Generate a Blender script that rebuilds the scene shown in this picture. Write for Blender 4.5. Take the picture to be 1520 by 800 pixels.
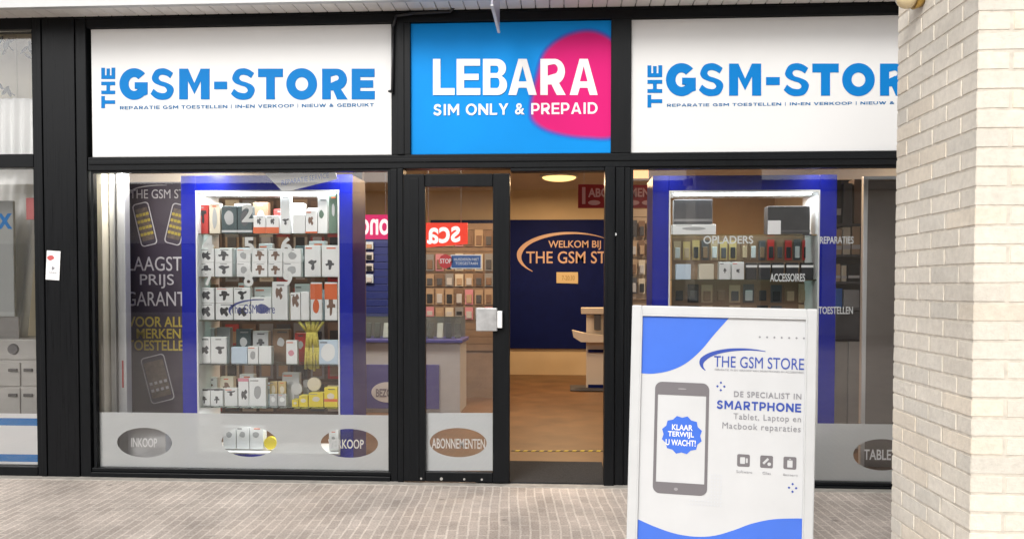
import bpy, bmesh, math, random
from mathutils import Vector, Matrix
random.seed(7)
R = math.radians
S = bpy.context.scene
for o in list(bpy.data.objects): bpy.data.objects.remove(o)
COL = S.collection
# ------------------------------------------------------------------ camera
F, CX, CY = 1250.0, 760.0, 460.0            # focal length and principal point in photo pixels (1520 wide)
YAW, PITCH, ROLL = 3.5, -1.65, 0.08
CAM = Vector((0, -6.03, 1.43))
cd = bpy.data.cameras.new('camera'); cam = bpy.data.objects.new('camera', cd); COL.objects.link(cam)
S.camera = cam
fw = Vector((-math.sin(R(YAW))*math.cos(R(PITCH)), math.cos(R(YAW))*math.cos(R(PITCH)), math.sin(R(PITCH))))
rt = fw.cross(Vector((0, 0, 1))).normalized(); up = rt.cross(fw)
rt, up = rt*math.cos(R(ROLL))+up*math.sin(R(ROLL)), up*math.cos(R(ROLL))-rt*math.sin(R(ROLL))
cam.matrix_world = Matrix(((rt.x, up.x, -fw.x, CAM.x), (rt.y, up.y, -fw.y, CAM.y), (rt.z, up.z, -fw.z, CAM.z), (0, 0, 0, 1)))
cd.sensor_fit = 'HORIZONTAL'; cd.sensor_width = 36; cd.lens = F/1520*36; cd.shift_y = (CY-400)/1520
cd.clip_start = .05; cd.clip_end = 500

def at(px, py, Y=0.0):
    """a point of the photograph taken to the upright plane at depth Y: (X, Z)"""
    d = fw*F + rt*(px-CX) - up*(py-CY)
    t = (Y-CAM.y)/d.y
    p = CAM + d*t
    return p.x, p.z
# ------------------------------------------------------------------ sky and sun
W = bpy.data.worlds.new('World'); S.world = W; W.use_nodes = True
nt = W.node_tree; bg = nt.nodes['Background']
sky = nt.nodes.new('ShaderNodeTexSky'); sky.sky_type = 'NISHITA'; sky.sun_disc = False
SUN_EL, SUN_AZ = 37, 200
sky.sun_elevation = R(SUN_EL); sky.sun_rotation = R(SUN_AZ); sky.air_density = 1.0; sky.dust_density = 3.0
hsv = nt.nodes.new('ShaderNodeHueSaturation'); hsv.inputs['Saturation'].default_value = .12
nt.links.new(sky.outputs[0], hsv.inputs['Color']); nt.links.new(hsv.outputs[0], bg.inputs[0])
bg.inputs[1].default_value = .13
sl = bpy.data.lights.new('sun', 'SUN'); sl.energy = 1.4; sl.angle = R(25); sl.color = (1, .965, .91)
sun = bpy.data.objects.new('sun', sl); COL.objects.link(sun)
sdir = Vector((math.sin(R(SUN_AZ))*math.cos(R(SUN_EL)), math.cos(R(SUN_AZ))*math.cos(R(SUN_EL)), math.sin(R(SUN_EL))))
sun.rotation_euler = sdir.to_track_quat('Z', 'Y').to_euler()
S.view_settings.view_transform = 'Standard'; S.view_settings.look = 'None'
S.view_settings.exposure = 0.5; S.view_settings.gamma = 1
S.render.engine = 'CYCLES'
S.cycles.max_bounces = 10; S.cycles.transparent_max_bounces = 24; S.cycles.caustics_reflective = False; S.cycles.caustics_refractive = False

# ------------------------------------------------------------------ materials
MATS = {}
def lin(c): return tuple(((v/255)/12.92 if v/255 <= .04045 else ((v/255+.055)/1.055)**2.4) for v in c)
def mat(name, col, rough=.5, metal=0, noise=0, nscale=8, bump=0, bscale=60, spec=.5, coat=0, trans=0):
    if name in MATS: return MATS[name]
    m = bpy.data.materials.new(name); m.use_nodes = True; n = m.node_tree; b = n.nodes['Principled BSDF']
    b.inputs['Base Color'].default_value = (*col, 1); b.inputs['Roughness'].default_value = rough
    b.inputs['Metallic'].default_value = metal; b.inputs['Specular IOR Level'].default_value = spec
    b.inputs['Coat Weight'].default_value = coat
    tc = n.nodes.new('ShaderNodeTexCoord')
    if noise:
        t = n.nodes.new('ShaderNodeTexNoise'); t.inputs['Scale'].default_value = nscale; t.inputs['Detail'].default_value = 6
        n.links.new(tc.outputs['Object'], t.inputs['Vector'])
        r = n.nodes.new('ShaderNodeMapRange'); r.inputs[1].default_value = .3; r.inputs[2].default_value = .7
        r.inputs[3].default_value = 1-noise; r.inputs[4].default_value = 1+noise
        n.links.new(t.outputs['Fac'], r.inputs[0])
        mx = n.nodes.new('ShaderNodeMix'); mx.data_type = 'RGBA'; mx.blend_type = 'MULTIPLY'; mx.inputs[0].default_value = 1
        mx.inputs['A'].default_value = (*col, 1); n.links.new(r.outputs[0], mx.inputs['B']); n.links.new(mx.outputs['Result'], b.inputs['Base Color'])
    if bump:
        t = n.nodes.new('ShaderNodeTexNoise'); t.inputs['Scale'].default_value = bscale; t.inputs['Detail'].default_value = 4
        n.links.new(tc.outputs['Object'], t.inputs['Vector'])
        bp = n.nodes.new('ShaderNodeBump'); bp.inputs['Strength'].default_value = bump; bp.inputs['Distance'].default_value = .01
        n.links.new(t.outputs['Fac'], bp.inputs['Height']); n.links.new(bp.outputs[0], b.inputs['Normal'])
    MATS[name] = m; return m
def emit(name, col, st):
    m = bpy.data.materials.new(name); m.use_nodes = True; n = m.node_tree
    b = n.nodes['Principled BSDF']; b.inputs['Base Color'].default_value = (*(v*.6 for v in col), 1)
    b.inputs['Emission Color'].default_value = (*col, 1); b.inputs['Emission Strength'].default_value = st
    MATS[name] = m; return m
def glass_mat(name, tint=(1, 1, 1), ior=1.45, refl=1.0):
    m = bpy.data.materials.new(name); m.use_nodes = True; n = m.node_tree; n.nodes.clear()
    out = n.nodes.new('ShaderNodeOutputMaterial'); mix = n.nodes.new('ShaderNodeMixShader')
    tr = n.nodes.new('ShaderNodeBsdfTransparent'); tr.inputs[0].default_value = (*tint, 1)
    gl = n.nodes.new('ShaderNodeBsdfGlossy'); gl.inputs['Roughness'].default_value = .015; gl.inputs[0].default_value = (refl, refl, refl, 1)
    fr = n.nodes.new('ShaderNodeFresnel'); fr.inputs[0].default_value = ior
    n.links.new(fr.outputs[0], mix.inputs[0]); n.links.new(tr.outputs[0], mix.inputs[1]); n.links.new(gl.outputs[0], mix.inputs[2])
    n.links.new(mix.outputs[0], out.inputs[0]); MATS[name] = m; return m
def film_mat(name, col, clear=.3):
    m = bpy.data.materials.new(name); m.use_nodes = True; n = m.node_tree; n.nodes.clear()
    out = n.nodes.new('ShaderNodeOutputMaterial')
    d = n.nodes.new('ShaderNodeBsdfDiffuse'); d.inputs[0].default_value = (*col, 1)
    t = n.nodes.new('ShaderNodeBsdfTranslucent'); t.inputs[0].default_value = (*col, 1)
    r = n.nodes.new('ShaderNodeBsdfRefraction'); r.inputs['Roughness'].default_value = .22; r.inputs['IOR'].default_value = 1.12
    a = n.nodes.new('ShaderNodeMixShader'); a.inputs[0].default_value = .06
    b = n.nodes.new('ShaderNodeMixShader'); b.inputs[0].default_value = clear
    n.links.new(d.outputs[0], a.inputs[1]); n.links.new(t.outputs[0], a.inputs[2])
    n.links.new(a.outputs[0], b.inputs[1]); n.links.new(r.outputs[0], b.inputs[2]); n.links.new(b.outputs[0], out.inputs[0])
    MATS[name] = m; return m
def black_metal(name, base, rough):
    """black coated aluminium with faint vertical wipe marks and dust"""
    m = mat(name, base, rough, spec=.15); n = m.node_tree; b = n.nodes['Principled BSDF']
    tc = n.nodes.new('ShaderNodeTexCoord'); mp = n.nodes.new('ShaderNodeMapping'); mp.inputs['Scale'].default_value = (40, 40, 1.2)
    t = n.nodes.new('ShaderNodeTexNoise'); t.inputs['Scale'].default_value = 2; t.inputs['Detail'].default_value = 8
    n.links.new(tc.outputs['Object'], mp.inputs[0]); n.links.new(mp.outputs[0], t.inputs['Vector'])
    r = n.nodes.new('ShaderNodeMapRange'); r.inputs[1].default_value = .3; r.inputs[2].default_value = .75; r.inputs[3].default_value = rough-.06; r.inputs[4].default_value = rough+.10
    n.links.new(t.outputs['Fac'], r.inputs[0]); n.links.new(r.outputs[0], b.inputs['Roughness'])
    cr = n.nodes.new('ShaderNodeValToRGB'); cr.color_ramp.elements[0].position = .35; cr.color_ramp.elements[1].position = .8
    cr.color_ramp.elements[0].color = (*base, 1); cr.color_ramp.elements[1].color = (base[0]*1.35, base[1]*1.35, base[2]*1.35, 1)
    n.links.new(t.outputs['Fac'], cr.inputs[0]); n.links.new(cr.outputs[0], b.inputs['Base Color'])
    bp = n.nodes.new('ShaderNodeBump'); bp.inputs['Strength'].default_value = .012; bp.inputs['Distance'].default_value = .01
    n.links.new(t.outputs['Fac'], bp.inputs['Height']); n.links.new(bp.outputs[0], b.inputs['Normal'])
    return m
M_BLK = black_metal('black_frame_paint', (.0055, .0062, .0072), .34)
M_PIL = black_metal('black_pillar_panel', (.0055, .006, .007), .30)
M_GLS = glass_mat('window_glass', ior=1.5); M_SHELF = glass_mat('shelf_glass', (.82, .9, .88), 1.3)
M_FILM = film_mat('frosted_film', (.94, .97, .97), .27)
M_SIGNW = mat('sign_white', (.70, .70, .695), .38, noise=.015, nscale=1.5)
M_SBLUE = mat('sign_blue', (.001, .175, .51), .5, spec=.12)
M_SGREY = mat('sign_small_blue', (.02, .14, .33), .5, spec=.12)
M_WHITE = mat('white_plastic', (.78, .78, .77), .45)
M_LETW = mat('white_lettering', (.82, .82, .82), .5)
M_BLUECAB = mat('cabinet_blue', (.002, .010, .33), .35, noise=.05, spec=.3)
M_ALU = mat('aluminium', (.62, .63, .63), .35, .6)
M_ALUW = mat('white_powder_coat', (.55, .56, .565), .35, noise=.03)
M_CREAM = mat('cream_wall', (.76, .71, .58), .8, noise=.05, nscale=3)
M_BEIGE = mat('beige_wall', (.62, .50, .33), .8, noise=.06, nscale=2)
M_CEIL = mat('ceiling_paint', (.60, .53, .45), .9, noise=.03)
M_NAVY = mat('navy_wall', (.004, .010, .085), .6, noise=.08, spec=.1)
M_GOLD = mat('rose_gold_letters', (.62, .42, .32), .4)
M_DARK = mat('dark_plastic', (.012, .013, .015), .4)
M_PRINT = mat('printed_dark_grey', (.07, .075, .08), .5)
M_GREY = mat('grey_panel', (.20, .19, .18), .45, noise=.05)
M_STEEL = mat('grey_steel', (.36, .35, .33), .45, .1, noise=.06)
M_RED = mat('sign_red', (.42, .012, .012), .5)
M_MAG = emit('reflected_sign_magenta', (.62, .012, .12), .75)  # glow imitates a magenta sign reflected in the window
M_ORED = emit('reflected_sign_orange_red', (.80, .045, .02), .75)  # glow imitates an orange red sign reflected in the door glass
M_POST = mat('poster_white', (.59, .60, .61), .22, noise=.03, nscale=5, bump=.16, bscale=7, coat=.3)
M_PBLUE = mat('poster_blue', (.055, .16, .66), .25, noise=.05, nscale=4, bump=.10, bscale=7, coat=.3)
M_PGREY = mat('poster_grey', (.17, .16, .17), .3)
M_PTXT = mat('poster_text_blue', (.03, .07, .36), .35)
M_PTG = mat('poster_text_grey', (.24, .24, .26), .35)
M_DOT = mat('poster_dots', (.55, .57, .6), .35)
M_BAN = mat('banner_dark', (.050, .036, .055), .55, noise=.1, nscale=3)
M_BANW = mat('banner_white_print', (.62, .60, .60), .6)
M_BANY = mat('banner_yellow_print', (.55, .43, .06), .6)
M_BANP = mat('banner_phone_print', (.16, .12, .09), .5, noise=.4, nscale=30)

# ------------------------------------------------------------------ mesh helpers
class MB:
    def __init__(s): s.bm = bmesh.new(); s.mats = []
    def mi(s, m):
        if m is None: return 0
        if m not in s.mats: s.mats.append(m)
        return s.mats.index(m)
    def box(s, x0, x1, y0, y1, z0, z1, m=None, bev=0):
        i = s.mi(m); b = s.bm
        if x1 < x0: x0, x1 = x1, x0
        if z1 < z0: z0, z1 = z1, z0
        if y1 < y0: y0, y1 = y1, y0
        r = bmesh.ops.create_cube(b, size=1); vs = r['verts']
        for v in vs: v.co = Vector(((x0+x1)/2+v.co.x*(x1-x0), (y0+y1)/2+v.co.y*(y1-y0), (z0+z1)/2+v.co.z*(z1-z0)))
        fs = set(f for v in vs for f in v.link_faces)
        for f in fs: f.material_index = i
        if bev:
            es = set(e for v in vs for e in v.link_edges)
            bv = bmesh.ops.bevel(b, geom=list(es), offset=bev, segments=2, affect='EDGES', profile=.5)
            for f in bv['faces']: f.material_index = i
        return s
    def cyl(s, p0, p1, r0, r1=None, m=None, seg=16):
        i = s.mi(m); p0, p1 = Vector(p0), Vector(p1); r1 = r0 if r1 is None else r1
        d = (p1-p0); q = d.to_track_quat('Z', 'Y').to_matrix().to_4x4()
        mtx = Matrix.Translation((p0+p1)/2) @ q
        r = bmesh.ops.create_cone(s.bm, cap_ends=True, segments=seg, radius1=r0, radius2=r1, depth=d.length, matrix=mtx)
        for f in set(f for v in r['verts'] for f in v.link_faces): f.material_index = i; f.smooth = len(f.verts) == 4
        return s
    def ball(s, c, r, m=None, sc=(1, 1, 1)):
        i = s.mi(m); mtx = Matrix.Translation(c) @ Matrix.Diagonal((*sc, 1))
        q = bmesh.ops.create_uvsphere(s.bm, u_segments=16, v_segments=10, radius=r, matrix=mtx)
        for f in set(f for v in q['verts'] for f in v.link_faces): f.material_index = i; f.smooth = True
        return s
    def tube(s, pts, r, m=None, seg=8):
        for a, b in zip(pts[:-1], pts[1:]): s.cyl(a, b, r, r, m, seg)
        for p in pts[1:-1]: s.ball(p, r, m)
        return s
    def add(s, me, m=None):
        i = s.mi(m); n = len(s.bm.faces); s.bm.from_mesh(me); s.bm.faces.ensure_lookup_table()
        for f in s.bm.faces[n:]: f.material_index = i
        bpy.data.meshes.remove(me); return s
    def build(s, name, m=None, parent=None):
        me = bpy.data.meshes.new(name); s.bm.to_mesh(me); s.bm.free()
        for x in (s.mats or [m]): me.materials.append(x)
        o = bpy.data.objects.new(name, me); COL.objects.link(o)
        if parent: o.parent = parent
        return o
def tag(o, label, cat, group=None):
    o['label'] = label; o['category'] = cat
    if group: o['group'] = group
    return o
def struct(o): o['kind'] = 'structure'; return o
def thing(name, label, cat, group=None, loc=(0, 0, 0)):
    o = bpy.data.objects.new(name, None); o.empty_display_size = .1; COL.objects.link(o); o.location = loc
    return tag(o, label, cat, group)
def put(o, t):
    """parent o to thing t but keep o's vertices where they stand in the world"""
    o.parent = t; o.location = -Vector(t.location); return o

def text_me(s, rect, Y, bold=.02, depth=.002, mirror=False, skew=0, spacing=1.0, vertical=False):
    """lettering filling rect (x0, z0, x1, z1) on the upright plane Y, facing the street"""
    c = bpy.data.curves.new('t', 'FONT'); c.body = s; c.size = 1; c.offset = bold; c.extrude = .01; c.space_character = spacing
    c.resolution_u = 4
    o = bpy.data.objects.new('t', c); me = bpy.data.meshes.new_from_object(o)
    bpy.data.objects.remove(o); bpy.data.curves.remove(c)
    v = me.vertices
    if vertical:
        for p in v: p.co = (-p.co.y, p.co.x, p.co.z)
    xs = [p.co.x for p in v]; ys = [p.co.y for p in v]
    ax, bx, ay, by = min(xs), max(xs), min(ys), max(ys)
    x0, z0, x1, z1 = rect
    for p in v:
        u = (p.co.x-ax)/(bx-ax); w = (p.co.y-ay)/(by-ay)
        if mirror: u = 1-u
        p.co = (x0+(x1-x0)*u, Y-depth*(p.co.z/.01*.5+.5), z0+(z1-z0)*w+skew*(u-.5))
    return me
def pxrect(x0, y0, x1, y1, Y):
    a = at(x0, y1, Y); b = at(x1, y0, Y); return (a[0], a[1], b[0], b[1])
def ptext(s, x0, y0, x1, y1, Y, **k): return text_me(s, pxrect(x0, y0, x1, y1, Y), Y, **k)
def flat(loops, Y, depth=.002):
    """filled outline (first loop outer, others holes) of (x, z) points, front at Y-depth"""
    c = bpy.data.curves.new('f', 'CURVE'); c.dimensions = '2D'; c.fill_mode = 'BOTH'; c.extrude = .01
    for lp in loops:
        sp = c.splines.new('POLY'); sp.points.add(len(lp)-1); sp.use_cyclic_u = True
        for p, q in zip(sp.points, lp): p.co = (q[0], q[1], 0, 1)
    o = bpy.data.objects.new('f', c); me = bpy.data.meshes.new_from_object(o)
    bpy.data.objects.remove(o); bpy.data.curves.remove(c)
    for p in me.vertices: p.co = (p.co.x, Y-depth*(p.co.z/.01*.5+.5), p.co.y)
    return me
def arc(cx, cy, rx, ry, a0, a1, n=20): return [(cx+rx*math.cos(R(a0+(a1-a0)*k/n)), cy+ry*math.sin(R(a0+(a1-a0)*k/n))) for k in range(n+1)]
def crv(P_, n=8):
    out = []
    for i in range(len(P_)-1):
        p0, p1, p2, p3 = P_[max(i-1, 0)], P_[i], P_[i+1], P_[min(i+2, len(P_)-1)]
        for k in range(n):
            u = k/n; out.append(tuple(.5*((2*p1[j])+(-p0[j]+p2[j])*u+(2*p0[j]-5*p1[j]+4*p2[j]-p3[j])*u*u+(-p0[j]+3*p1[j]-3*p2[j]+p3[j])*u**3) for j in (0, 1)))
    return out+[P_[-1]]
def glyph(ch, w, s, t):
    """heavy sans capitals as outline loops in a box w wide and 1 high; s stem and t bar thickness"""
    if ch == '-': return [[(0, .33), (w, .33), (w, .58), (0, .58)]]
    if ch == 'T': return [[(w/2-s/2, 0), (w/2+s/2, 0), (w/2+s/2, 1-t), (w, 1-t), (w, 1), (0, 1), (0, 1-t), (w/2-s/2, 1-t)]]
    if ch == 'L': return [[(0, 0), (w, 0), (w, t), (s, t), (s, 1), (0, 1)]]
    if ch == 'E': return [[(0, 0), (w, 0), (w, t), (s, t), (s, .5-t*.45), (w*.93, .5-t*.45), (w*.93, .5+t*.45), (s, .5+t*.45), (s, 1-t), (w*.99, 1-t), (w*.99, 1), (0, 1)]]
    if ch == 'H': return [[(0, 0), (s, 0), (s, .5-t/2), (w-s, .5-t/2), (w-s, 0), (w, 0), (w, 1), (w-s, 1), (w-s, .5+t/2), (s, .5+t/2), (s, 1), (0, 1)]]
    if ch == 'M': return [[(0, 0), (s, 0), (s, .60), (w/2, .17), (w-s, .60), (w-s, 0), (w, 0), (w, 1), (w-s*1.02, 1), (w/2, .53), (s*1.02, 1), (0, 1)]]
    if ch == 'O': return [ell(w/2, .5, w/2, .515, 56), ell(w/2, .5, w/2-s*1.03, .515-t*1.06, 48)]
    if ch == 'G':
        o = arc(w*.52, .5, w*.52, .515, 42, 312, 40); i = arc(w*.52, .5, w*.52-s*1.05, .515-t*1.05, 319, 42, 36)
        return [o+[(w, .16), (w, .56), (w*.54, .56), (w*.54, .56-t*.78), (w-s*.98, .56-t*.78)]+i]
    if ch == 'S':
        a = crv([(.93, .86), (.74, .965), (.50, 1.015), (.21, .945), (.055, .71), (.14, .55), (.38, .455), (.585, .40), (.675, .295), (.62, .225), (.50, .203), (.30, .24), (.125, .345)])
        b = crv([(0, .175), (.22, .03), (.50, -.015), (.80, .05), (.955, .285), (.87, .455), (.62, .555), (.42, .605), (.335, .695), (.38, .775), (.50, .80), (.66, .77), (.81, .69)])
        return [[(x*w, y) for x, y in a+b]]
    if ch == '|': return [[(w*.3, -.1), (w*.7, -.1), (w*.7, 1.1), (w*.3, 1.1)]]
    if ch == 'V': return [[(0, 1), (w/2-s*.55, 0), (w/2+s*.55, 0), (w, 1), (w-s*1.1, 1), (w/2, .34), (s*1.1, 1)]]
    if ch == 'W': return [[(0, 1), (w*.22, 0), (w*.22+s, 0), (w/2, .55), (w*.78-s, 0), (w*.78, 0), (w, 1), (w-s*1.05, 1), (w*.78-s*.5, .42), (w*.5+s*.45, 1), (w*.5-s*.45, 1), (w*.22+s*.5, .42), (s*1.05, 1)]]
    if ch == 'K': return [[(0, 0), (s, 0), (s, .30), (s+w*.14, .43), (w-s*1.25, 0), (w, 0), (w*.60, .62), (w*.97, 1), (w-s*1.35, 1), (s, .58), (s, 1), (0, 1)]]
    if ch == 'U': return [[(0, 1)]+arc(w/2, .42, w/2, .435, 180, 360, 18)+[(w, 1), (w-s, 1)]+arc(w/2, .42, w/2-s, .42-t, 360, 180, 16)+[(s, 1)]]
    if ch == 'I': return [[(w/2-s/2, 0), (w/2+s/2, 0), (w/2+s/2, 1), (w/2-s/2, 1)]]
    if ch == 'N': return [[(0, 0), (s, 0), (s, .60), (w-s, 0), (w, 0), (w, 1), (w-s, 1), (w-s, .40), (s, 1), (0, 1)]]
    if ch == 'Y': return [[(w/2-s/2, 0), (w/2+s/2, 0), (w/2+s/2, .40), (w, 1), (w-s*1.15, 1), (w/2, .60), (s*1.15, 1), (0, 1), (w/2-s/2, .40)]]
    if ch == 'D': return [[(0, 0)]+arc(w*.45, .5, w*.55, .5, -90, 90, 24)+[(0, 1)], [(s, t)]+[(s, 1-t)]+arc(w*.45, .5, w*.55-s, .5-t, 90, -90, 20)]
    if ch == 'P': return [[(0, 0), (s, 0), (s, .29)]+arc(w*.56, .645, w*.44, .355, -90, 90, 20)+[(0, 1)], [(s, .29+t*.95), (s, 1-t*.95)]+arc(w*.55, .645, w*.45-s, .355-t*.95, 90, -90, 12)]
    if ch == 'R':
        o = [(0, 0), (s, 0), (s, .29), (w*.44, .29), (w-s*1.22, 0), (w*1.0, 0), (w*.735, .335)]+arc(w*.56, .65, w*.41, .35, -58, 90, 18)+[(0, 1)]
        return [o, [(s, .53), (s, 1-t*.93)]+arc(w*.53, .76-t*.22, w*.41-s*.86, .115+(.23-t)*.55, 90, -90, 12)]
    if ch == 'B':
        o = [(0, 0)]+arc(w*.60, .275, w*.40, .275, -90, 68, 14)+arc(w*.57, .745, w*.39, .255, -62, 90, 14)+[(0, 1)]
        return [o, [(s, t), (s, .50-t*.12)]+arc(w*.58, (.50-t*.12+t)/2, w*.42-s, (.50-t*.12-t)/2, 90, -90, 10), [(s, .50+t*.55), (s, 1-t)]+arc(w*.56, (1.5-t*.45)/2, w*.40-s, (.5-t*1.55)/2, 90, -90, 10)]
    if ch == 'A':
        k = s*.56; return [[(0, 0), (s*1.08, 0), (s*1.08+(w/2-k)*.22, .20), (w-s*1.08-(w/2-k)*.22, .20), (w-s*1.08, 0), (w, 0), (w/2+k, 1), (w/2-k, 1)],
                           [(w/2, .80), (w/2-(w/2-s*1.02)*.60, .20+t*.92), (w/2+(w/2-s*1.02)*.60, .20+t*.92)]]
def big(letters, y0, y1, Y, s, t, vertical=False):
    """letters: (character, x0, x1) in photo pixels between the lines y0 and y1, all one mesh"""
    mb = MB(); H = y1-y0
    for ch, x0, x1 in letters:
        lp = []
        for l in glyph(ch, (x1-x0)/H, s, t):
            lp.append([at(x0+u*H, y1-v*H, Y) for u, v in l])
        mb.add(flat(lp, Y, .0025), None)
    return mb
WID = dict(zip('GSMTORELBAINYDPHVWKU|', (.98, .80, 1.08, .80, 1.06, .84, .74, .70, .84, .98, .3, .94, .92, .92, .80, .90, .95, 1.4, .92, .90, .3))); WID['-'] = .45; WID[' '] = .34
def heavy(text, rect, Y, s=.22, t=.2, gap=.12, depth=.0006):
    """a line of heavy capitals filling rect (x0, z0, x1, z1) on the upright plane Y"""
    x0, z0, x1, z1 = rect; H = z1-z0; tot = sum(WID.get(c, .9) for c in text)+gap*(len(text)-1); k = (x1-x0)/tot; x = x0; mb = MB()
    for c in text:
        w = WID.get(c, .9)
        if c == '&': mb.add(text_me('&', (x, z0, x+w*k, z1), Y, bold=.02, depth=depth), None)
        elif c != ' ': mb.add(flat([[(x+u*k, z0+v*H) for u, v in l] for l in glyph(c, w, s, t)], Y, depth), None)
        x += (w+gap)*k
    return mb
def big_up(letters, x0, x1, Y, s, t):
    """the same for lettering that climbs: (character, y of its start, y of its end)"""
    mb = MB(); H = x1-x0
    for ch, ya, yb in letters:
        mb.add(flat([[at(x0+(1-v)*H, ya-u*H, Y) for u, v in l] for l in glyph(ch, (ya-yb)/H, s, t)], Y, .0025), None)
    return mb
def ell(cx, cz, a, b, n=48): return [(cx+a*math.cos(2*math.pi*k/n), cz+b*math.sin(2*math.pi*k/n)) for k in range(n)]
def rrect(x0, z0, x1, z1, r, n=6):
    out = []
    for cx, cz, a in ((x1-r, z1-r, 0), (x0+r, z1-r, 90), (x0+r, z0+r, 180), (x1-r, z0+r, 270)):
        for k in range(n+1):
            t = R(a+90*k/n); out.append((cx+r*math.cos(t), cz+r*math.sin(t)))
    return out
def swoosh(cx, cz, a, b, t0, t1, w0, wm, w1, n=40):
    """crescent stroke along an ellipse arc, thick in the middle part"""
    o, i = [], []
    for k in range(n+1):
        s = k/n; t = R(t0+(t1-t0)*s)
        w = (w0*(1-s/.3)+wm*s/.3) if s < .3 else (wm*(1-(s-.3)/.7)+w1*(s-.3)/.7)
        o.append((cx+(a+w/2)*math.cos(t), cz+(b+w/2)*math.sin(t))); i.append((cx+(a-w/2)*math.cos(t), cz+(b-w/2)*math.sin(t)))
    return o+i[::-1]
def blob(cx, cz, r, rz, n=14, rough=.45):
    n = 7; out = bez([(cx+r*(1-rough*random.random())*math.cos(2*math.pi*k/n), cz+rz*(1-rough*random.random())*math.sin(2*math.pi*k/n)) for k in range(n)], 4)
    return out
def bez(pts, n=14):
    """closed smooth loop through points (Catmull-Rom)"""
    out = []; L = len(pts)
    for i in range(L):
        p0, p1, p2, p3 = pts[i-1], pts[i], pts[(i+1) % L], pts[(i+2) % L]
        for k in range(n):
            s = k/n
            out.append(tuple(.5*((2*p1[j])+(-p0[j]+p2[j])*s+(2*p0[j]-5*p1[j]+4*p2[j]-p3[j])*s*s+(-p0[j]+3*p1[j]-3*p2[j]+p3[j])*s**3) for j in (0, 1)))
    return out
def pbox(mb, x0, y0, x1, y1, Yf, Yb, m=None, bev=0):
    a = at(x0, y1, Yf); b = at(x1, y0, Yf); return mb.box(a[0], b[0], Yf, Yb, a[1], b[1], m, bev)

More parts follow.
